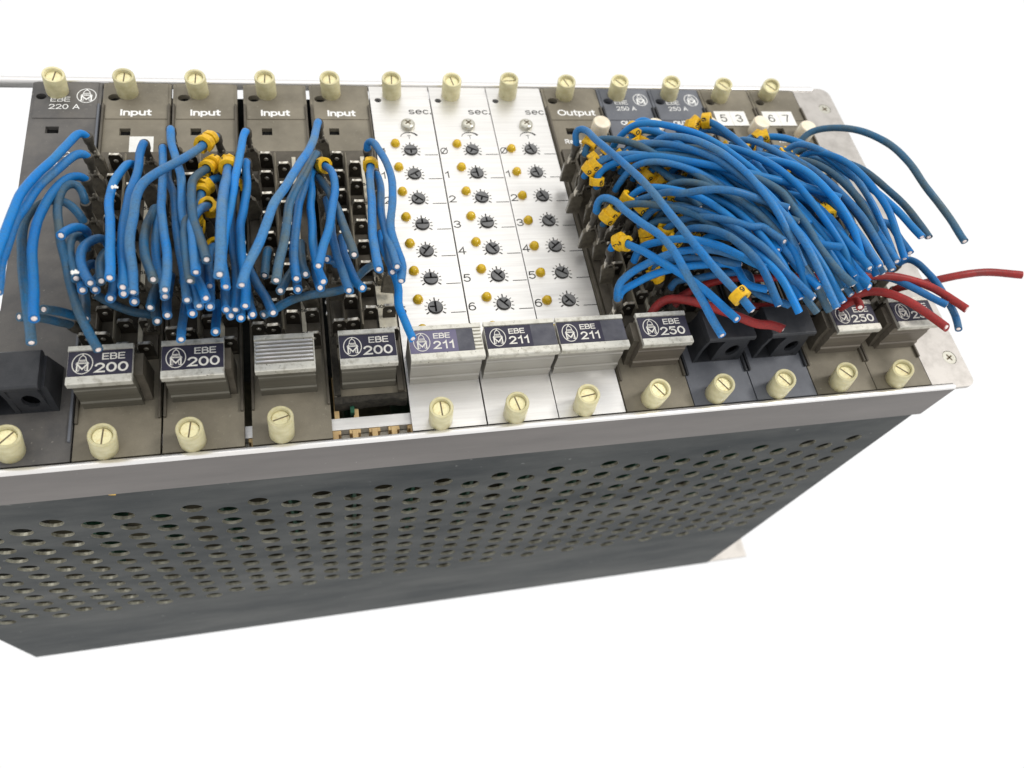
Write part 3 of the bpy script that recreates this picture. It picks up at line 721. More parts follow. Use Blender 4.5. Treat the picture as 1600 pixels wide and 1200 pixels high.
# knobs go on their modules
mods = [o for o in scene.objects if o.type == 'EMPTY' and o.name.split('.')[0] in ('plug_in_module', 'timer_module')]
mods.sort(key=lambda o: min(c.data.vertices[0].co.x for c in o.children if c.name.startswith('faceplate')))
for i, mo in enumerate(mods):
    (b, t_) = TOPK[i]
    knob(mo, b[0], b[1] - 2, t_[0], t_[1], 11.0, TSLOT[i])
    if BOTK[i]:
        b, t_ = BOTK[i]
        knob(mo, b[0], b[1] - 2.5, t_[0], t_[1], 12.5, SLOTA[i])

# ------------------------------------------------------------------ wires
COLS = []      # (x, module phrase, column phrase)
MP = ['first Input module', 'second Input module', 'third Input module', 'fourth Input module', 'Output module', 'first EBE 250 A module',
      'second EBE 250 A module', 'module stickered 5 3', 'module stickered 7']
for ph, bi in zip(MP, (1, 2, 3, 4, 8, 9, 10, 11, 12)):
    COLS.append((BX[bi][0] + 4.3, ph, 'left')); COLS.append((BX[bi][0] + 25.6, ph, 'right'))

def catmull(P, n=7):
    Q = [P[0] * 2 - P[1]] + P + [P[-1] * 2 - P[-2]]
    out = []
    for i in range(1, len(Q) - 2):
        p0, p1, p2, p3 = Q[i - 1], Q[i], Q[i + 1], Q[i + 2]
        # centripetal
        t0 = 0; t1 = t0 + max((p1 - p0).length, 1e-3) ** .5; t2 = t1 + max((p2 - p1).length, 1e-3) ** .5; t3 = t2 + max((p3 - p2).length, 1e-3) ** .5
        for k in range(n):
            t = t1 + (t2 - t1) * k / n
            A1 = p0 * ((t1 - t) / (t1 - t0)) + p1 * ((t - t0) / (t1 - t0)); A2 = p1 * ((t2 - t) / (t2 - t1)) + p2 * ((t - t1) / (t2 - t1))
            A3 = p2 * ((t3 - t) / (t3 - t2)) + p3 * ((t - t2) / (t3 - t2))
            B1 = A1 * ((t2 - t) / (t2 - t0)) + A2 * ((t - t0) / (t2 - t0)); B2 = A2 * ((t3 - t) / (t3 - t1)) + A3 * ((t - t1) / (t3 - t1))
            out.append(B1 * ((t2 - t) / (t2 - t1)) + B2 * ((t - t1) / (t2 - t1)))
    out.append(P[-1].copy())
    return out
def resample(pts, step):
    L = [0]
    for a, b in zip(pts, pts[1:]): L.append(L[-1] + (b - a).length)
    n = max(4, int(L[-1] / step)); out = []; j = 0
    for k in range(n + 1):
        s = L[-1] * k / n
        while j < len(L) - 2 and L[j + 1] < s: j += 1
        d = L[j + 1] - L[j]
        out.append(pts[j].lerp(pts[j + 1], (s - L[j]) / d if d > 1e-9 else 0))
    return out
def smooth_pts(p, it=2):
    for _ in range(it):
        p = [p[0]] + [(p[i - 1] + p[i] * 2 + p[i + 1]) / 4 for i in range(1, len(p) - 1)] + [p[-1]]
    return p
def frames(p):
    T = []
    for i in range(len(p)):
        a = p[max(0, i - 1)]; b = p[min(len(p) - 1, i + 1)]; T.append((b - a).normalized())
    n = Vector((1, 0, 0)); n = (n - T[0] * n.dot(T[0]))
    if n.length < 1e-3: n = Vector((0, 1, 0))
    n.normalize(); F = []
    for t in T:
        n = (n - t * n.dot(t)).normalized(); F.append((t, n, t.cross(n)))
    return F
def tube_mb(p, F, r, seg=12, jit=0.0, cap=True):
    b = MB(); vs = []
    ph = random.random() * 6; tilt = random.uniform(-0.45, 0.45)
    for i, (q, (t, n, bn)) in enumerate(zip(p, F)):
        rr = r * (1 + jit * math.sin(i * 0.9 + ph) + jit * 0.6 * math.sin(i * 2.3 + ph))
        sk = tilt if i == len(p) - 1 else 0
        for k in range(seg):
            a = 2 * PI * k / seg
            vs.append(q + n * (rr * math.cos(a)) + bn * (rr * math.sin(a)) + t * (sk * rr * math.cos(a)))
    fs = [(i * seg + k, i * seg + (k + 1) % seg, (i + 1) * seg + (k + 1) % seg, (i + 1) * seg + k) for i in range(len(p) - 1) for k in range(seg)]
    # open cut end: inner ring set back
    o = len(vs); q, (t, n, bn) = p[-1], F[-1]
    for rr, back in ((r * 0.70, 0.0), (r * 0.66, 0.3)):
        for k in range(seg):
            a = 2 * PI * k / seg
            vs.append(q - t * back + n * (rr * math.cos(a)) + bn * (rr * math.sin(a)) + t * (tilt * rr * math.cos(a)))
    e = (len(p) - 1) * seg
    fs += [(e + k, e + (k + 1) % seg, o + (k + 1) % seg, o + k) for k in range(seg)]
    fs += [(o + k, o + (k + 1) % seg, o + seg + (k + 1) % seg, o + seg + k) for k in range(seg)]
    fs.append(tuple(o + seg + k for k in range(seg)))
    b.add(vs, fs)
    return b
RECM = MB().prism([(-3.1, 0), (3.1, 0), (3.1, 10.4), (2.0, 12.2), (-2.0, 12.2), (-3.1, 10.4)], -1.25, 1.25, 'y').mesh('receptacle', 'recept', bevel=0.45)
NECKM = MB().prism([(-2.0, -0.4), (2.0, -0.4), (1.35, 4.0), (-1.35, 4.0)], -1.3, 1.3, 'y').mesh('crimp_neck', 'neck', bevel=0.3)
BOOTM = MB().lathe([(1.2, 0), (1.55, 1.2), (1.45, 5.0), (2.0, 6.4), (2.1, 9.0), (1.9, 9.6)], n=16).mesh('boot', 'boot', smooth=0.8)
WIRES = []
def marker_mb(r, ln, gap=0.5, thick=0.95, sq=1.0):
    """open C-shaped clip with a flat block on one side"""
    b = MB(); n = 14; a0 = gap; a1 = 2 * PI - gap
    inn = [(r * math.cos(a0 + (a1 - a0) * k / n), r * math.sin(a0 + (a1 - a0) * k / n)) for k in range(n + 1)]
    out = []
    for k in range(n + 1):
        a = a0 + (a1 - a0) * k / n
        R = r + thick * (1.15 if abs(math.sin(a)) > 0.75 or math.cos(a) < -0.75 else 1.0)
        out.append((R * math.cos(a), R * math.sin(a)))
    b.plate(out + inn[::-1], [], 0, ln)
    return b
MKM = [marker_mb(1.95, 3.3, 0.5, 1.25).mesh('marker_sleeve', 'yellow', bevel=0.28, smooth=0.9), marker_mb(2.05, 3.8, 0.35, 1.55).mesh('marker_sleeve', 'yellow', bevel=0.3, smooth=0.9)]
MKD = {c: text_mesh(c, 3.2, 'print_k', 0.02, 'CENTER') for c in '123456790'}

def build_wire(tok, zs=28, ze=56, hump=4, tint='mid', mk=None, layer=0.0, r=1.6, con=True, digits=None, pts3=None, zcurve=None, dangling=False):
    """tok: traced stations of the wire; heights run from zs at the plug to ze at the cut end"""
    if pts3 is None:
        uv = [px(q) for q in tok.split()]
        L = [0]
        for a, b in zip(uv, uv[1:]): L.append(L[-1] + math.hypot(b[0] - a[0], b[1] - a[1]))
        pts = []
        for i, (u, v) in enumerate(uv):
            t = L[i] / L[-1]
            z = zs + (ze - zs) * t + hump * math.sin(PI * min(1, t * 1.15)) + layer * math.sin(PI * t)
            pts.append(at(u, v, z))
    else:
        pts = pts3
    top = pts[0].copy()
    near = min(COLS, key=lambda c: abs(c[0] - top.x))
    col_i = COLS.index(near)
    snap = near[0] if abs(near[0] - top.x) < 5 else top.x
    base = Vector((snap, top.y - 0.4, max(2.4, zs - 23)))
    if con:
        ax = (top - base).normalized()
        path = [top - ax * 5, top - ax * 1.2] + [p for p in pts[1:]] if (pts[1] - top).length > 3 else [top - ax * 5, top] + pts[1:]
        path = [top - ax * 1.8, top + ax * 0.5] + pts[1:]
    else:
        path = pts
    dense = resample(catmull(path), 1.6)
    dense = smooth_pts(dense, 3 if con else 2)
    pa, pb, pc = [random.uniform(0, 6.28) for _ in range(3)]
    for i_, q_ in enumerate(dense):      # slight kinks along the cable
        g = min(1.0, i_ / 8.0) * (0.0 if tint == 'red' else 0.13)
        q_.x += g * (math.sin(i_ * 0.23 + pa) + 0.4 * math.sin(i_ * 0.61 + pb)); q_.z += g * math.sin(i_ * 0.31 + pc)
    F = frames(dense)
    WIRES.append(dict(path=dense, F=F, base=base, top=top, tint=tint, mk=mk, r=r, con=con, col=col_i, digits=digits, zs=zs))

def W(tok, *a, **k): build_wire(tok, *a, **k)
# ---- left bundle (Input modules)
W("a640,575 a600,548 a540,590 a400,740 a250,880 a150,1010 a70,1190 p-10,330 p-60,560", 28, 56, 4, 'blue')
W("a645,720 a590,702 a490,762 a380,858 a270,965 a190,1090 p120,90 p60,280 p15,420 p-20,640", 28, 50, 3, 'mid')
W("a632,890 a570,868 a450,920 a365,1020 p270,150 p238,300 p236,450 p250,620 p246,760 p255,838", 28, 52, 4, 'blue')
W("a628,1068 a605,990 a560,925 a490,938 a437,1020 a425,1130 p434,170 p450,300 p485,430 p530,620 p590,810 p660,960 p722,1066", 28, 42, 6, 'dusty')
W("p618,125 p560,40 a490,1062 a400,1040 a290,1078 a205,1150 p178,130 p163,260 p165,420 p178,600 p198,760 p218,900 p235,1015", 26, 40, 5, 'dusty')
W("p645,245 p630,185 p560,160 p490,190 p447,228", 28, 50, 5, 'blue')
W("p640,330 p600,230 p540,235 p512,300 p520,390 p550,470 p560,545", 26, 46, 2, 'dusty')
W("p800,300 p765,250 p690,252 p612,310 p592,400 p620,490 p663,575", 28, 50, 4, 'mid')
W("p700,440 p640,450 p600,520 p610,628", 24, 46, 2, 'mid')
W("p770,470 p730,520 p700,570 p702,624", 24, 44, 2, 'mid')
W("p850,340 p790,340 p745,400 p732,480 p742,560", 24, 47, 2, 'dusty')
W("a1000,790 a960,775 a860,870 a815,1000 a800,1120 p806,100 p812,300 p815,420 p806,536", 28, 60, 4, 'blue')
W("a1060,625 a1035,690 a1010,850 a965,960 a938,1080 p922,80 p900,220 p895,380 p908,500 p906,608", 28, 57, 3, 'blue')
W("a1590,575 a1530,610 a1440,690 a1300,765 a1150,850 a1050,930 a1000,1030 p985,70 p955,200 p956,350 p975,480 p983,643", 28, 56, 5, 'mid', mk=(4.5, 2), layer=6)
W("a1200,655 a1200,720 a1202,800 a1190,950 a1188,1080 p1190,50 p1210,250 p1230,400 p1228,520 p1215,625", 28, 57, 2, 'mid')
W("a1235,800 a1235,890 a1280,1020 a1290,1120 p1298,130 p1310,260 p1335,420 p1362,560 p1378,703", 26, 50, 3, 'mid')
W("a1255,520 a1262,620 a1298,750 a1332,900 a1338,1080 p1345,60 p1368,200 p1390,380 p1415,560 p1468,745", 28, 48, 4, 'mid')
W("p1150,20 p1120,65 p1072,160 p1060,270 p1072,390 p1105,480 p1124,550", 26, 52, 3, 'dusty')
W("p1185,0 p1160,90 p1145,300 p1165,470 p1205,600 p1212,675", 24, 46, 2, 'mid')
W("p1200,420 p1180,530 p1135,640 p1107,757", 22, 42, 2, 'dusty')
W("p1170,560 p1150,660 p1135,760 p1155,857", 20, 38, 1, 'dusty')
W("p1260,520 p1240,620 p1225,700 p1232,812", 22, 42, 1, 'mid')
W("p1390,600 p1370,700 p1345,840 p1333,990", 20, 36, 2, 'mid')
W("p1440,560 p1425,640 p1405,720 p1413,802", 22, 44, 1, 'blue')
W("b190,770 b140,800 b60,850 b5,905 p1412,30 p1430,120 p1465,230 p1500,330 p1515,405", 28, 60, 3, 'dusty', mk=(3.0, 2))
W("b200,880 b150,900 b80,970 b55,1080 p1385,180 p1400,380 p1440,540 p1490,630 p1515,690", 28, 52, 2, 'mid', mk=(9, 2))
W("p1500,400 p1495,470 p1525,610 p1547,750", 22, 46, 1, 'mid', mk=(0.5, 2))
W("b270,760 b262,830 b240,950 b222,1080 r215,80 r210,250 r215,400 r202,516", 30, 64, 4, 'mid', mk=(2.5, 2), layer=6, r=1.8)
W("b345,900 b320,960 b295,1080 r285,60 r296,250 r322,450 r328,620 r318,772", 26, 46, 3, 'mid', mk=(3, 1))
W("b400,535 b385,560 b360,660 b335,800 b300,1000 r262,100 r235,260 r225,420 r240,530 r248,605", 28, 54, 4, 'blue')
W("b400,760 b395,830 b408,920 b395,1030 b370,1150 r355,120 r358,270 r375,430 r395,590 r388,745", 28, 50, 3, 'blue')
W("b930,470 b915,520 b870,660 b780,800 b690,940 b600,1080 r555,130 r500,260 r430,400 r385,500 r364,594", 28, 62, 5, 'mid', layer=8)
W("b920,700 b900,720 b850,820 b770,950 b715,1090 r700,130 r665,310 r635,440 r620,555", 28, 60, 4, 'dusty', layer=4)
W("b870,790 b850,860 b820,960 b785,1090 r775,110 r752,250 r748,400 r772,545", 28, 56, 3, 'mid')
W("b890,830 b870,870 b882,1000 b872,1110 r880,90 r888,280 r925,450 r965,565", 27, 54, 3, 'blue')
W("b930,780 b950,790 b1000,805 b1040,880 b1050,1000 b1030,1120 r1015,140 r965,300 r933,452", 28, 60, 3, 'blue', mk=(2.0, 1))
W("b920,880 b960,920 b1020,1010 b1065,1100 r1080,50 r1120,180 r1172,300 r1195,368", 26, 56, 3, 'dusty')
W("b990,1040 r1015,90 r1030,220 r1065,360 r1115,520 r1153,630", 26, 52, 3, 'mid')
W("r1100,240 r1120,360 r1165,480 r1205,570 r1255,612", 24, 50, 2, 'blue')
W("r1060,440 r1035,410 r992,401", 28, 44, 1, 'mid')
W("r800,280 r805,380 r815,440 r834,512", 26, 48, 1, 'dusty')
W("r770,430 r735,490 r690,560 r652,632", 24, 46, 1, 'dusty')
W("r780,500 r770,560 r780,625", 26, 45, 1, 'mid')
W("r900,430 r915,520 r943,612", 26, 47, 1, 'mid')
W("r410,400 r425,470 r480,590 r545,690 r600,795", 24, 44, 2, 'mid')
W("r1345,440 r1290,465 r1225,520 r1130,615 r1000,645 r860,665 r720,705 r610,765 r522,808", 16, 34, 2, 'dusty')
W("r405,560 r412,650 r425,740 r443,808", 20, 42, 1, 'mid')
W("r400,640 r385,700 r372,760 r358,832", 20, 42, 1, 'blue')
W("r310,640 r300,700 r292,760 r288,815", 20, 42, 1, 'mid')
W("r195,720 r188,790 r178,860 r170,935", 16, 34, 1, 'blue')
W("r245,540 r246,620 r250,700 r250,772", 24, 44, 1, 'mid')
W("b1290,680 b1282,620 b1315,612 b1380,690 b1445,800 b1472,920 b1470,1080 r1466,60 r1462,180 r1510,330 r1545,440 r1535,560", 28, 52, 4, 'mid', layer=2)
W("b1310,760 b1312,790 b1308,880 b1320,1000 b1322,1130 r1322,120 r1335,260 r1358,390 r1372,476", 28, 58, 2, 'mid', mk=(2.0, 1))
W("b1350,850 b1370,880 b1388,980 b1390,1110 r1400,90 r1425,210 r1470,340 r1512,455", 27, 55, 2, 'mid')
W("r1390,200 r1400,280 r1440,400 r1490,520 r1520,650 l290,720 l350,870 l403,985", 24, 36, 4, 'blue')
W("r1500,380 r1505,430 r1530,500", 30, 48, 1, 'mid')
W("r1430,260 r1440,340 r1460,420 r1475,495", 26, 46, 1, 'mid')
W("p520,880 p450,870 p350,838 p250,826 p140,824", 14, 30, 2, 'dusty')
W("p600,830 p540,815 p470,790 p400,775 p322,768", 16, 34, 2, 'dusty')
W("p640,580 p628,660 p630,750 p625,838", 20, 38, 1, 'dusty')
W("p840,540 p832,610 p812,688", 24, 44, 1, 'mid')
W("p960,520 p975,620 p992,712", 22, 42, 1, 'mid')
W("p915,500 p905,570 p912,655", 22, 44, 1, 'blue')
W("p1120,810 p1000,795 p850,740 p700,660", 14, 24, 1, 'dusty')
# extra wires standing between the traced ones on the second and third Input modules
W("b60,1080 r40,120 r60,260 r62,330 r100,405", 24, 50, 2, 'mid')
W("b-5,1100 r10,330 r30,520 r65,640 r100,688", 24, 48, 2, 'mid')
W("p1345,560 r5,640 r20,730 r55,745", 22, 42, 1, 'mid')
W("r110,300 r120,470 r135,620 r135,750", 20, 42, 1, 'mid')
W("r560,330 r545,420 r535,520", 22, 30, 1, 'dusty')

W("r150,70 b125,1090 b75,1105 b25,1160 r2,130 r12,330 r30,500", 32, 58, 3, 'mid', mk=(1, 2), layer=4)
W("p1440,200 p1410,90 p1375,110 p1362,200 p1372,400 p1395,560", 32, 56, 3, 'dusty', mk=(1, 2), layer=4)
W("r200,330 r165,300 r130,360 r120,470 r128,600", 26, 44, 2, 'mid', mk=(1, 1))
# ---- right bundle (Output side)
W("d240,640 d224,560 d245,525 d310,535 d380,600 d500,705 d650,835 d780,965 k900,30 k1000,160 k1150,340 k1290,500 k1410,640 k1530,780", 28, 62, 8, 'mid', layer=8, mk=(-7, 1))
W("k385,60 d385,1110 d400,1045 d440,1025 d560,1085 k570,20 k700,120 k850,225 k950,330 k1020,450 k1090,575 k1160,700 k1240,850 k1310,960", 28, 50, 8, 'mid', layer=6)
W("k490,330 k520,280 k600,285 k660,310 k760,360 k900,440 k1050,530 k1200,650 k1320,755 k1420,840", 28, 54, 6, 'blue', mk=(4, 2), layer=4)
W("d320,830 d345,765 d450,745 d600,735 d850,715 w0,395 w300,440 w600,540 w880,670 w1000,750 w1100,880 w1250,1080 s450,220 s540,340 s655,445", 28, 56, 8, 'dusty', mk=(3, 1), layer=6)
W("d385,960 d395,860 d440,815 d560,762 d750,728 d900,735 w300,480 w600,540 w850,600 w1100,660 w1400,740 w1555,792", 28, 58, 8, 'blue', mk=(1.5, 1), layer=4)
W("k600,40 d592,1110 d650,1065 d750,1030 d950,985 w0,755 w300,712 w550,735 w850,830 w1065,892", 28, 60, 8, 'mid', layer=8)
W("d300,720 d320,640 d420,598 d550,605 d700,650 d850,725 w100,520 w400,720 w700,830 w950,950 w1160,1025", 28, 56, 6, 'dusty', mk=(3, 1), layer=2)
W("e405,520 e440,480 e500,452 e580,440 e680,442 e800,465 e950,535 e1080,655 e1200,825 e1320,985 e1432,1148", 22, 44, 12, 'dusty')
W("e90,560 e130,508 e200,495 e300,502 e420,540 e560,622 e700,722 e850,822 e1000,950 e1100,1052 e1163,1122", 28, 50, 6, 'blue', mk=(3, 2))
W("e330,640 e350,590 e450,570 e560,592 e650,640 e800,705 e920,800 e1050,922 e1150,1040 e1207,1122", 26, 46, 4, 'dusty')
W("e135,640 e150,585 e230,562 e320,600 e420,680 e540,772 e640,852 e760,950 e870,1060 s773,125 s850,250 s895,315", 28, 52, 6, 'mid', mk=(2, 1))
W("e340,700 e370,640 e450,618 e560,655 e650,720 e720,820 e800,920 e900,1030 s850,100 s910,190 s968,268", 26, 46, 4, 'mid', mk=(2, 1))
W("d1070,600 d1085,500 d1150,468 d1220,475 d1320,530 d1430,620 d1520,710 d1590,800 e110,640 e200,760 e330,900 e470,1060 s350,60 s450,210 s575,235", 28, 56, 6, 'blue', mk=(3.5, 3), layer=5)
W("d1090,640 d1120,550 d1200,528 d1300,550 d1400,610 d1500,720 w600,560 w800,780 w1000,980 w1250,1190 s560,350", 28, 50, 4, 'mid')
W("d640,600 d660,500 d720,458 d790,490 d860,580 d940,690 w60,420 w300,650 w600,830 w850,1000 w1100,1150 s300,290 s460,460", 28, 54, 5, 'blue', mk=(3, 1))
W("d720,660 d745,600 d820,590 d900,640 w0,420 w200,590 w420,750 w700,880 w1000,1060 s265,205", 28, 54, 4, 'blue', mk=(1, 1))
W("k870,260 k890,180 k960,140 k1060,95 k1200,90 k1400,120 k1560,170 s130,110 s200,160 s268,205", 28, 58, 6, 'mid', mk=(3, 1), layer=4)
W("k660,420 k700,320 k850,270 k1000,250 k1200,275 k1380,340 k1540,430 s160,352", 26, 54, 5, 'blue', layer=2)
W("k540,700 k545,590 k610,520 k740,440 k900,370 k1050,335 k1250,330 k1450,390 s100,300", 22, 48, 4, 'mid')
W("k545,730 k560,640 k650,590 k800,515 k1000,460 k1200,440 k1400,445 s60,440 s180,470", 18, 42, 4, 'blue')
W("k1000,160 k1060,140 k1200,170 k1330,210 k1420,280 k1500,340 k1560,392", 28, 56, 4, 'mid')
W("k930,620 k960,560 k1100,545 k1300,510 k1500,500 s100,480 s300,560", 16, 38, 4, 'mid')
W("k1500,280 s60,60 s150,120 s230,255", 34, 54, 4, 'blue')
W("d1440,700 d1500,600 d1580,570 e150,640 e250,760 e360,860 e520,1000 s430,40 s540,200 s660,330 s750,358", 27, 50, 4, 'mid', mk=(2, 1))
W("d1150,760 d1180,690 d1260,665 d1400,690 d1520,730 e200,800 e400,980 s360,60 s480,200 s600,330 s740,455", 27, 50, 3, 'blue', mk=(2, 1))
W("d1190,720 d1230,650 d1330,650 d1450,690 w560,480 w680,600 w800,740 w950,880 w1200,1080 s390,180 s520,360 s620,440", 26, 46, 3, 'mid')

def bundle(u0, v0, u1, v1, zs, ze, tint, lift=10, mk=None, bend=0.35, layer=0):
    lift += random.uniform(-2, 5)
    A = at(u0, v0, zs); B = at(u1, v1, ze)
    d = B - A
    side = Vector((d.x * 0.30, d.y * 0.02 + 3, lift))
    c1 = A + Vector((d.x * 0.12, 2, lift * 0.9)); c2 = A + Vector((d.x * 0.45, d.y * 0.28 + 2, lift * 1.25 + (ze - zs) * 0.3)); c3 = A + Vector((d.x * 0.75, d.y * 0.66, lift * 0.8 + (ze - zs) * 0.75))
    build_wire('', zs, ze, 0, tint, mk, 0, 1.52, True, None, [A, c1, c2, c3, B])
E_ = [(s, e) for s, e in [
    ("d290,880", "s345,100"), ("d480,700", "s405,165"), ("d560,850", "s355,212"), ("k430,150", "s105,290"), ("d650,900", "s440,300"),
    ("d760,760", "s550,352"), ("d700,960", "s450,455"), ("k640,100", "s432,520"), ("k760,60", "s520,590"), ("d850,980", "s600,540"),
    ("d950,860", "s640,500"), ("d1040,900", "s700,470"), ("d1000,1010", "s560,575"), ("k800,150", "s450,600"), ("d1160,880", "s735,430"),
    ("d1280,760", "s820,382"), ("d1330,900", "s780,395"), ("e150,720", "s870,362"), ("e230,800", "s845,330"), ("e330,760", "s940,300"),
    ("k1010,260", "s300,470"), ("d1100,1060", "s640,450"), ("k900,380", "s240,560"), ("d1240,1010", "s690,480"), ("k1100,380", "s350,600"),
    ("d520,980", "s230,262"), ("d880,900", "s480,380"), ("e60,820", "s800,340"), ("d1450,860", "s830,300"), ("k1200,100", "s410,500"),
    ("d500,820", "s500,420"), ("d620,780", "s300,320"), ("d690,830", "s380,340"), ("d820,840", "s610,400"), ("d900,780", "s660,395"), ("d1060,820", "s700,395"),
    ("k560,60", "s200,330"), ("k700,160", "s330,430"), ("k850,60", "s500,520"), ("d1350,1000", "s720,330"), ("e240,700", "s880,290"), ("e60,1000", "s680,350"),
    ("d780,1000", "s400,400"), ("d1180,980", "s590,470"), ("k920,60", "s360,520")]]
for i, (s, e) in enumerate(E_):
    u0, v0 = px(s); u1, v1 = px(e)
    bundle(u0, v0, u1, v1, 27, 40 + (i * 7 % 5) * 3.2, ('mid', 'blue', 'mid', 'dusty', 'blue')[i % 5], 9 + (i * 5 % 7), mk=((2.5 + i % 3, 2) if i % 4 != 1 else None))
# blue wires low at the end flange
W("s700,420 s760,398 s860,408 s960,450 s1060,500 s1172,556", 22, 34, 3, 'mid')
W("s900,330 s945,300 s1000,318 s1060,370 s1115,430 s1165,520 s1215,610 s1236,690", 24, 30, 6, 'mid')
# the sleeve with a 7 half way down the fan
W("e280,860 s470,20 s520,70 s560,130 s620,210 s700,300 s745,352", 40, 56, 3, 'blue', mk=(21, 2), layer=2, digits='77')
# sleeves that show between the wires on the left side of the fan
W("k870,150 k845,60 k870,-30 k960,-60 k1100,-20 k1300,60 k1500,200", 26, 44, 6, 'mid', mk=(0.5, 2), digits='9')
W("k980,130 k960,30 k1020,-40 k1180,-20 k1400,60 k1600,200", 26, 44, 5, 'blue', mk=(0.5, 2))
W("k1140,120 k1120,40 k1200,0 k1350,30 k1560,120", 26, 44, 4, 'mid', mk=(0.5, 2))
W("d680,640 d640,600 d680,540 d800,540 d1000,640 w250,560 w600,860", 27, 46, 5, 'blue', mk=(1, 2))
W("d1060,760 d1030,700 d1090,640 d1200,640 d1400,720 w650,620 w900,900", 27, 46, 4, 'mid', mk=(1.5, 2))
W("e170,720 e175,680 e230,650 e330,690 e450,790 e600,930 s400,60", 26, 44, 4, 'mid', mk=(1, 2))
W("e300,760 e305,700 e380,680 e480,740 e600,860 e720,1000 s600,180", 25, 44, 4, 'dusty', mk=(1, 2))
W("d440,800 d420,760 d470,700 d580,690 d760,760 d950,900 k1150,20", 27, 46, 4, 'dusty', mk=(1, 2))
W("k850,560 k800,490 k860,420 k1000,400 k1200,400 k1450,440", 20, 40, 4, 'mid', mk=(1, 2))
W("k760,300 k740,190 k800,130 k950,110 k1200,160 k1450,260", 24, 46, 4, 'dusty', mk=(1, 2))
# red wires
W("k790,800 k830,740 k900,695 k1050,700 k1200,742 k1400,812 k1600,885 s180,662 s262,690", 14, 30, 4, 'red', r=1.9)
W("k960,740 k1000,680 k1100,625 k1250,565 k1450,535 s100,408 s300,400 s560,400 s840,395 s950,412 s1080,455 s1200,525 s1282,580", 12, 36, 4, 'red', r=1.85)
W("s600,560 s640,520 s690,492 s760,480 s850,492 s950,532 s1060,602 s1170,682", 16, 34, 4, 'red', r=1.9)
W("s880,470 s960,450 s1060,432 s1150,410 s1280,385 s1400,374 s1588,390", 14, 34, 5, 'red', r=1.75)
W("s560,590 s600,560 s650,535 s670,520 s690,570", 18, 30, 2, 'red', r=1.75)
W("k1500,690 s60,560 s200,565 s380,585", 12, 18, 2, 'red', r=1.75)

# ---- turn the collected wires into things
bycol = {}
for w in WIRES: bycol.setdefault(w['col'], []).append(w)
ORD = ['topmost', 'second from top', 'third from top', 'fourth from top', 'fifth from top', 'sixth from top', 'seventh from top',
       'eighth from top', 'ninth from top', 'tenth from top', 'eleventh from top', 'twelfth from top', 'thirteenth from top', 'fourteenth from top', 'fifteenth from top', 'sixteenth from top'] + [w_ + ' from top' for w_ in ('seventeenth', 'eighteenth', 'nineteenth', 'twentieth', 'twenty-first', 'twenty-second', 'twenty-third', 'twenty-fourth')]
TN = dict(blue='bright blue', mid='scuffed blue', dusty='dusty blue', red='red')
for ci, ws in bycol.items():
    ws.sort(key=lambda w: -w['top'].y)
    for i, w in enumerate(ws):
        c = COLS[ci]
        w['label'] = '%s%s wire, %s, %s column of %s' % (TN[w['tint']], ' yellow-sleeved' if w['mk'] else '', ORD[min(i, 23)], c[2], c[1])
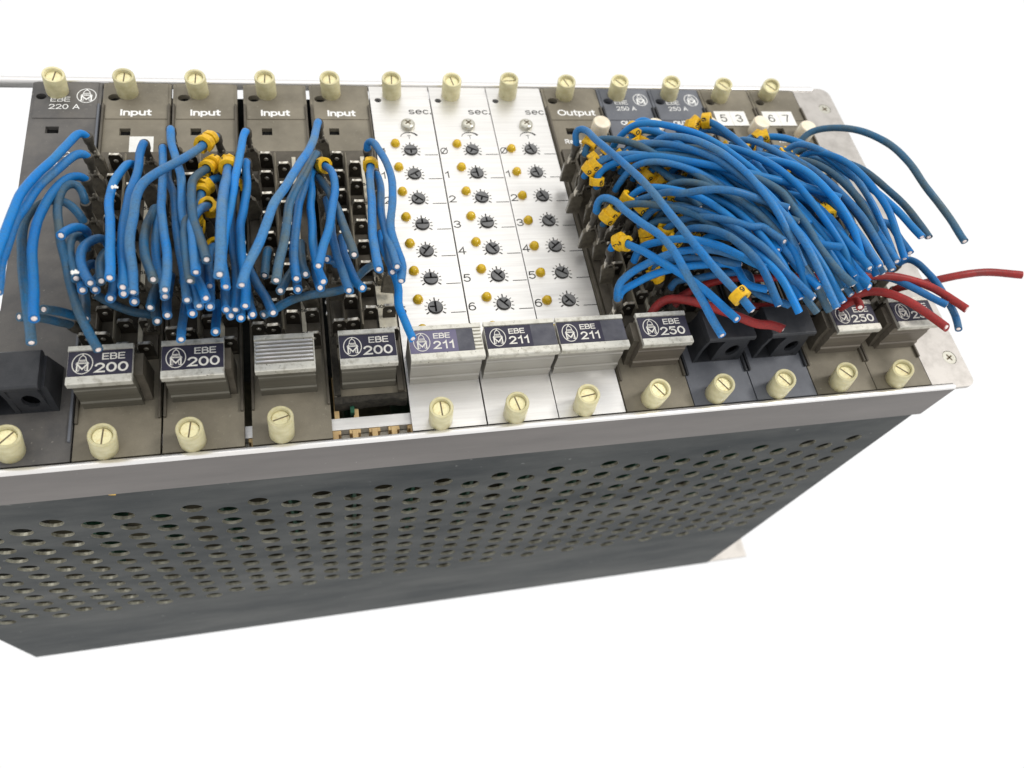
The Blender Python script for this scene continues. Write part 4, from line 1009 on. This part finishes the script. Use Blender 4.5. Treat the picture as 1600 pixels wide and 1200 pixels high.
for w in WIRES:
    T = thing('cut_wire', w['label'], 'wire', ('red' if w['tint'] == 'red' else 'blue') + ' cut wires plugged on the modules', loc=tuple(w['base']))
    inv = Matrix.Translation(-w['base'])
    jac = tube_mb(w['path'], w['F'], w['r'] * random.uniform(0.97, 1.04), 14, 0.012)
    jac.xf(inv)
    jm = jac.mesh('insulation', w['tint'], smooth=0.9)
    link('insulation', jm, T)
    q = w['path'][-1]; t, n, bn = w['F'][-1]
    rot = Matrix((n, bn, t)).transposed().to_4x4()
    cb = MB()
    cb.lathe([(w['r'] * 0.56, -0.9), (w['r'] * 0.56, 0.0), (w['r'] * 0.40, 0.14)], n=12); 
    for kk in range(6):
        a = kk * PI / 3; cb.lathe([(0.2, -0.9), (0.2, 0.05 + random.random() * 0.2), (0.1, 0.28)], math.cos(a) * 0.5, math.sin(a) * 0.5, 6)
    cb.xf(Matrix.Translation(q - w['base']) @ rot)
    part('copper_core', cb, 'copper', T, smooth=0.8)
    if w['con']:
        ax = (w['top'] - w['base']).normalized()
        R = Vector((0, 0, 1)).rotation_difference(ax).to_matrix().to_4x4()
        R = R @ Matrix.Rotation(random.uniform(-0.12, 0.12), 4, 'Z')
        Lc = (w['top'] - w['base']).length
        rc = link('receptacle', RECM, T); rc.matrix_local = R; rc.scale.z = min(1.0, (Lc - 9) / 12.2) if Lc < 21.5 else 1
        z1_ = min(12.0, Lc - 9.5)
        nk = link('crimp_neck', NECKM, T); nk.matrix_local = Matrix.Translation(ax * z1_ * MM) @ R
        bt = link('boot', BOOTM, T); bt.matrix_local = Matrix.Translation(ax * (Lc - 9.4) * MM) @ R
    if w['mk']:
        dist, cnt = w['mk']
        Ls = [0]
        for a, b in zip(w['path'], w['path'][1:]): Ls.append(Ls[-1] + (b - a).length)
        if dist < 0: s0 = Ls[-1] + dist - 3.0
        else: s0 = 2.0 + dist
        for c in range(cnt):
            s = s0 + c * 3.7
            i = min(range(len(Ls)), key=lambda j: abs(Ls[j] - s))
            q = w['path'][i]; t, n, bn = w['F'][i]
            ang = random.uniform(-0.5, 0.5) - 0.6
            # clip opening turned towards the panel or the side
            up = Vector((0.1, -0.2, 1)); up = (up - t * up.dot(t)).normalized(); sd = t.cross(up)
            X = (up * -math.cos(ang) + sd * math.sin(ang)); Y = t.cross(X)
            Rm = Matrix((X, Y, t)).transposed().to_4x4() @ Matrix.Rotation(random.uniform(-.12, .12), 4, 'X')
            mkx = 1 if random.random() < 0.45 else 0
            mo = link('marker_sleeve', MKM[mkx], T)
            mo.matrix_local = Matrix.Translation((q - w['base']) * MM) @ Rm
            dg = w['digits'][c % len(w['digits'])] if w['digits'] else random.choice('123456790')
            do = link('lettering', MKD[dg], mo)
            # digit lies on the back of the clip, reading across the wire
            rr = 3.9 if mkx else 3.45
            do.matrix_local = Matrix.Translation(Vector((-rr, 0, 2.6)) * MM) @ Matrix(((0, 0, -1, 0), (1, 0, 0, 0), (0, -1, 0, 0), (0, 0, 0, 1)))
print('WIRES', len(WIRES))

# ------------------------------------------------------------------ small debris
chip = part('paint_chip', MB().prism([(-1.6, 0.2), (0.2, 1.4), (1.9, 0.6), (1.2, -1.5), (-0.9, -1.0)], -0.5, 0.4, 'y'), 'yellow', None, (36.8, -1.9, -27.4))
chip['label'] = 'small yellow chip caught under the near rail above the perforated sheet'; chip['category'] = 'chip'
for (u, v, z, lab) in ((179, 293, 47, 'scrap of white paper stuck on a blue wire below the paper square'), (117, 426, 53, 'crumbly cream scrap on a wire end over the dark EBE 220 A module')):
    p_ = at(u, v, z); b = MB()
    for k in range(4):
        a = k * 1.3; c = MB().box(-0.9 + .15 * k, 0.7, -0.4, 0.4, -0.15, 0.15)
        c.xf(Matrix.Translation((math.cos(a) * 0.55, math.sin(a) * 0.35, 0.1 * k)) @ Matrix.Rotation(a, 4, 'Z') @ Matrix.Rotation(0.5 * math.sin(a), 4, 'X')); b.add(c.v, c.f)
    sc_ = part('paper_scrap', b, 'sticker', None, (p_.x, p_.y, p_.z)); sc_['label'] = lab; sc_['category'] = 'scrap'
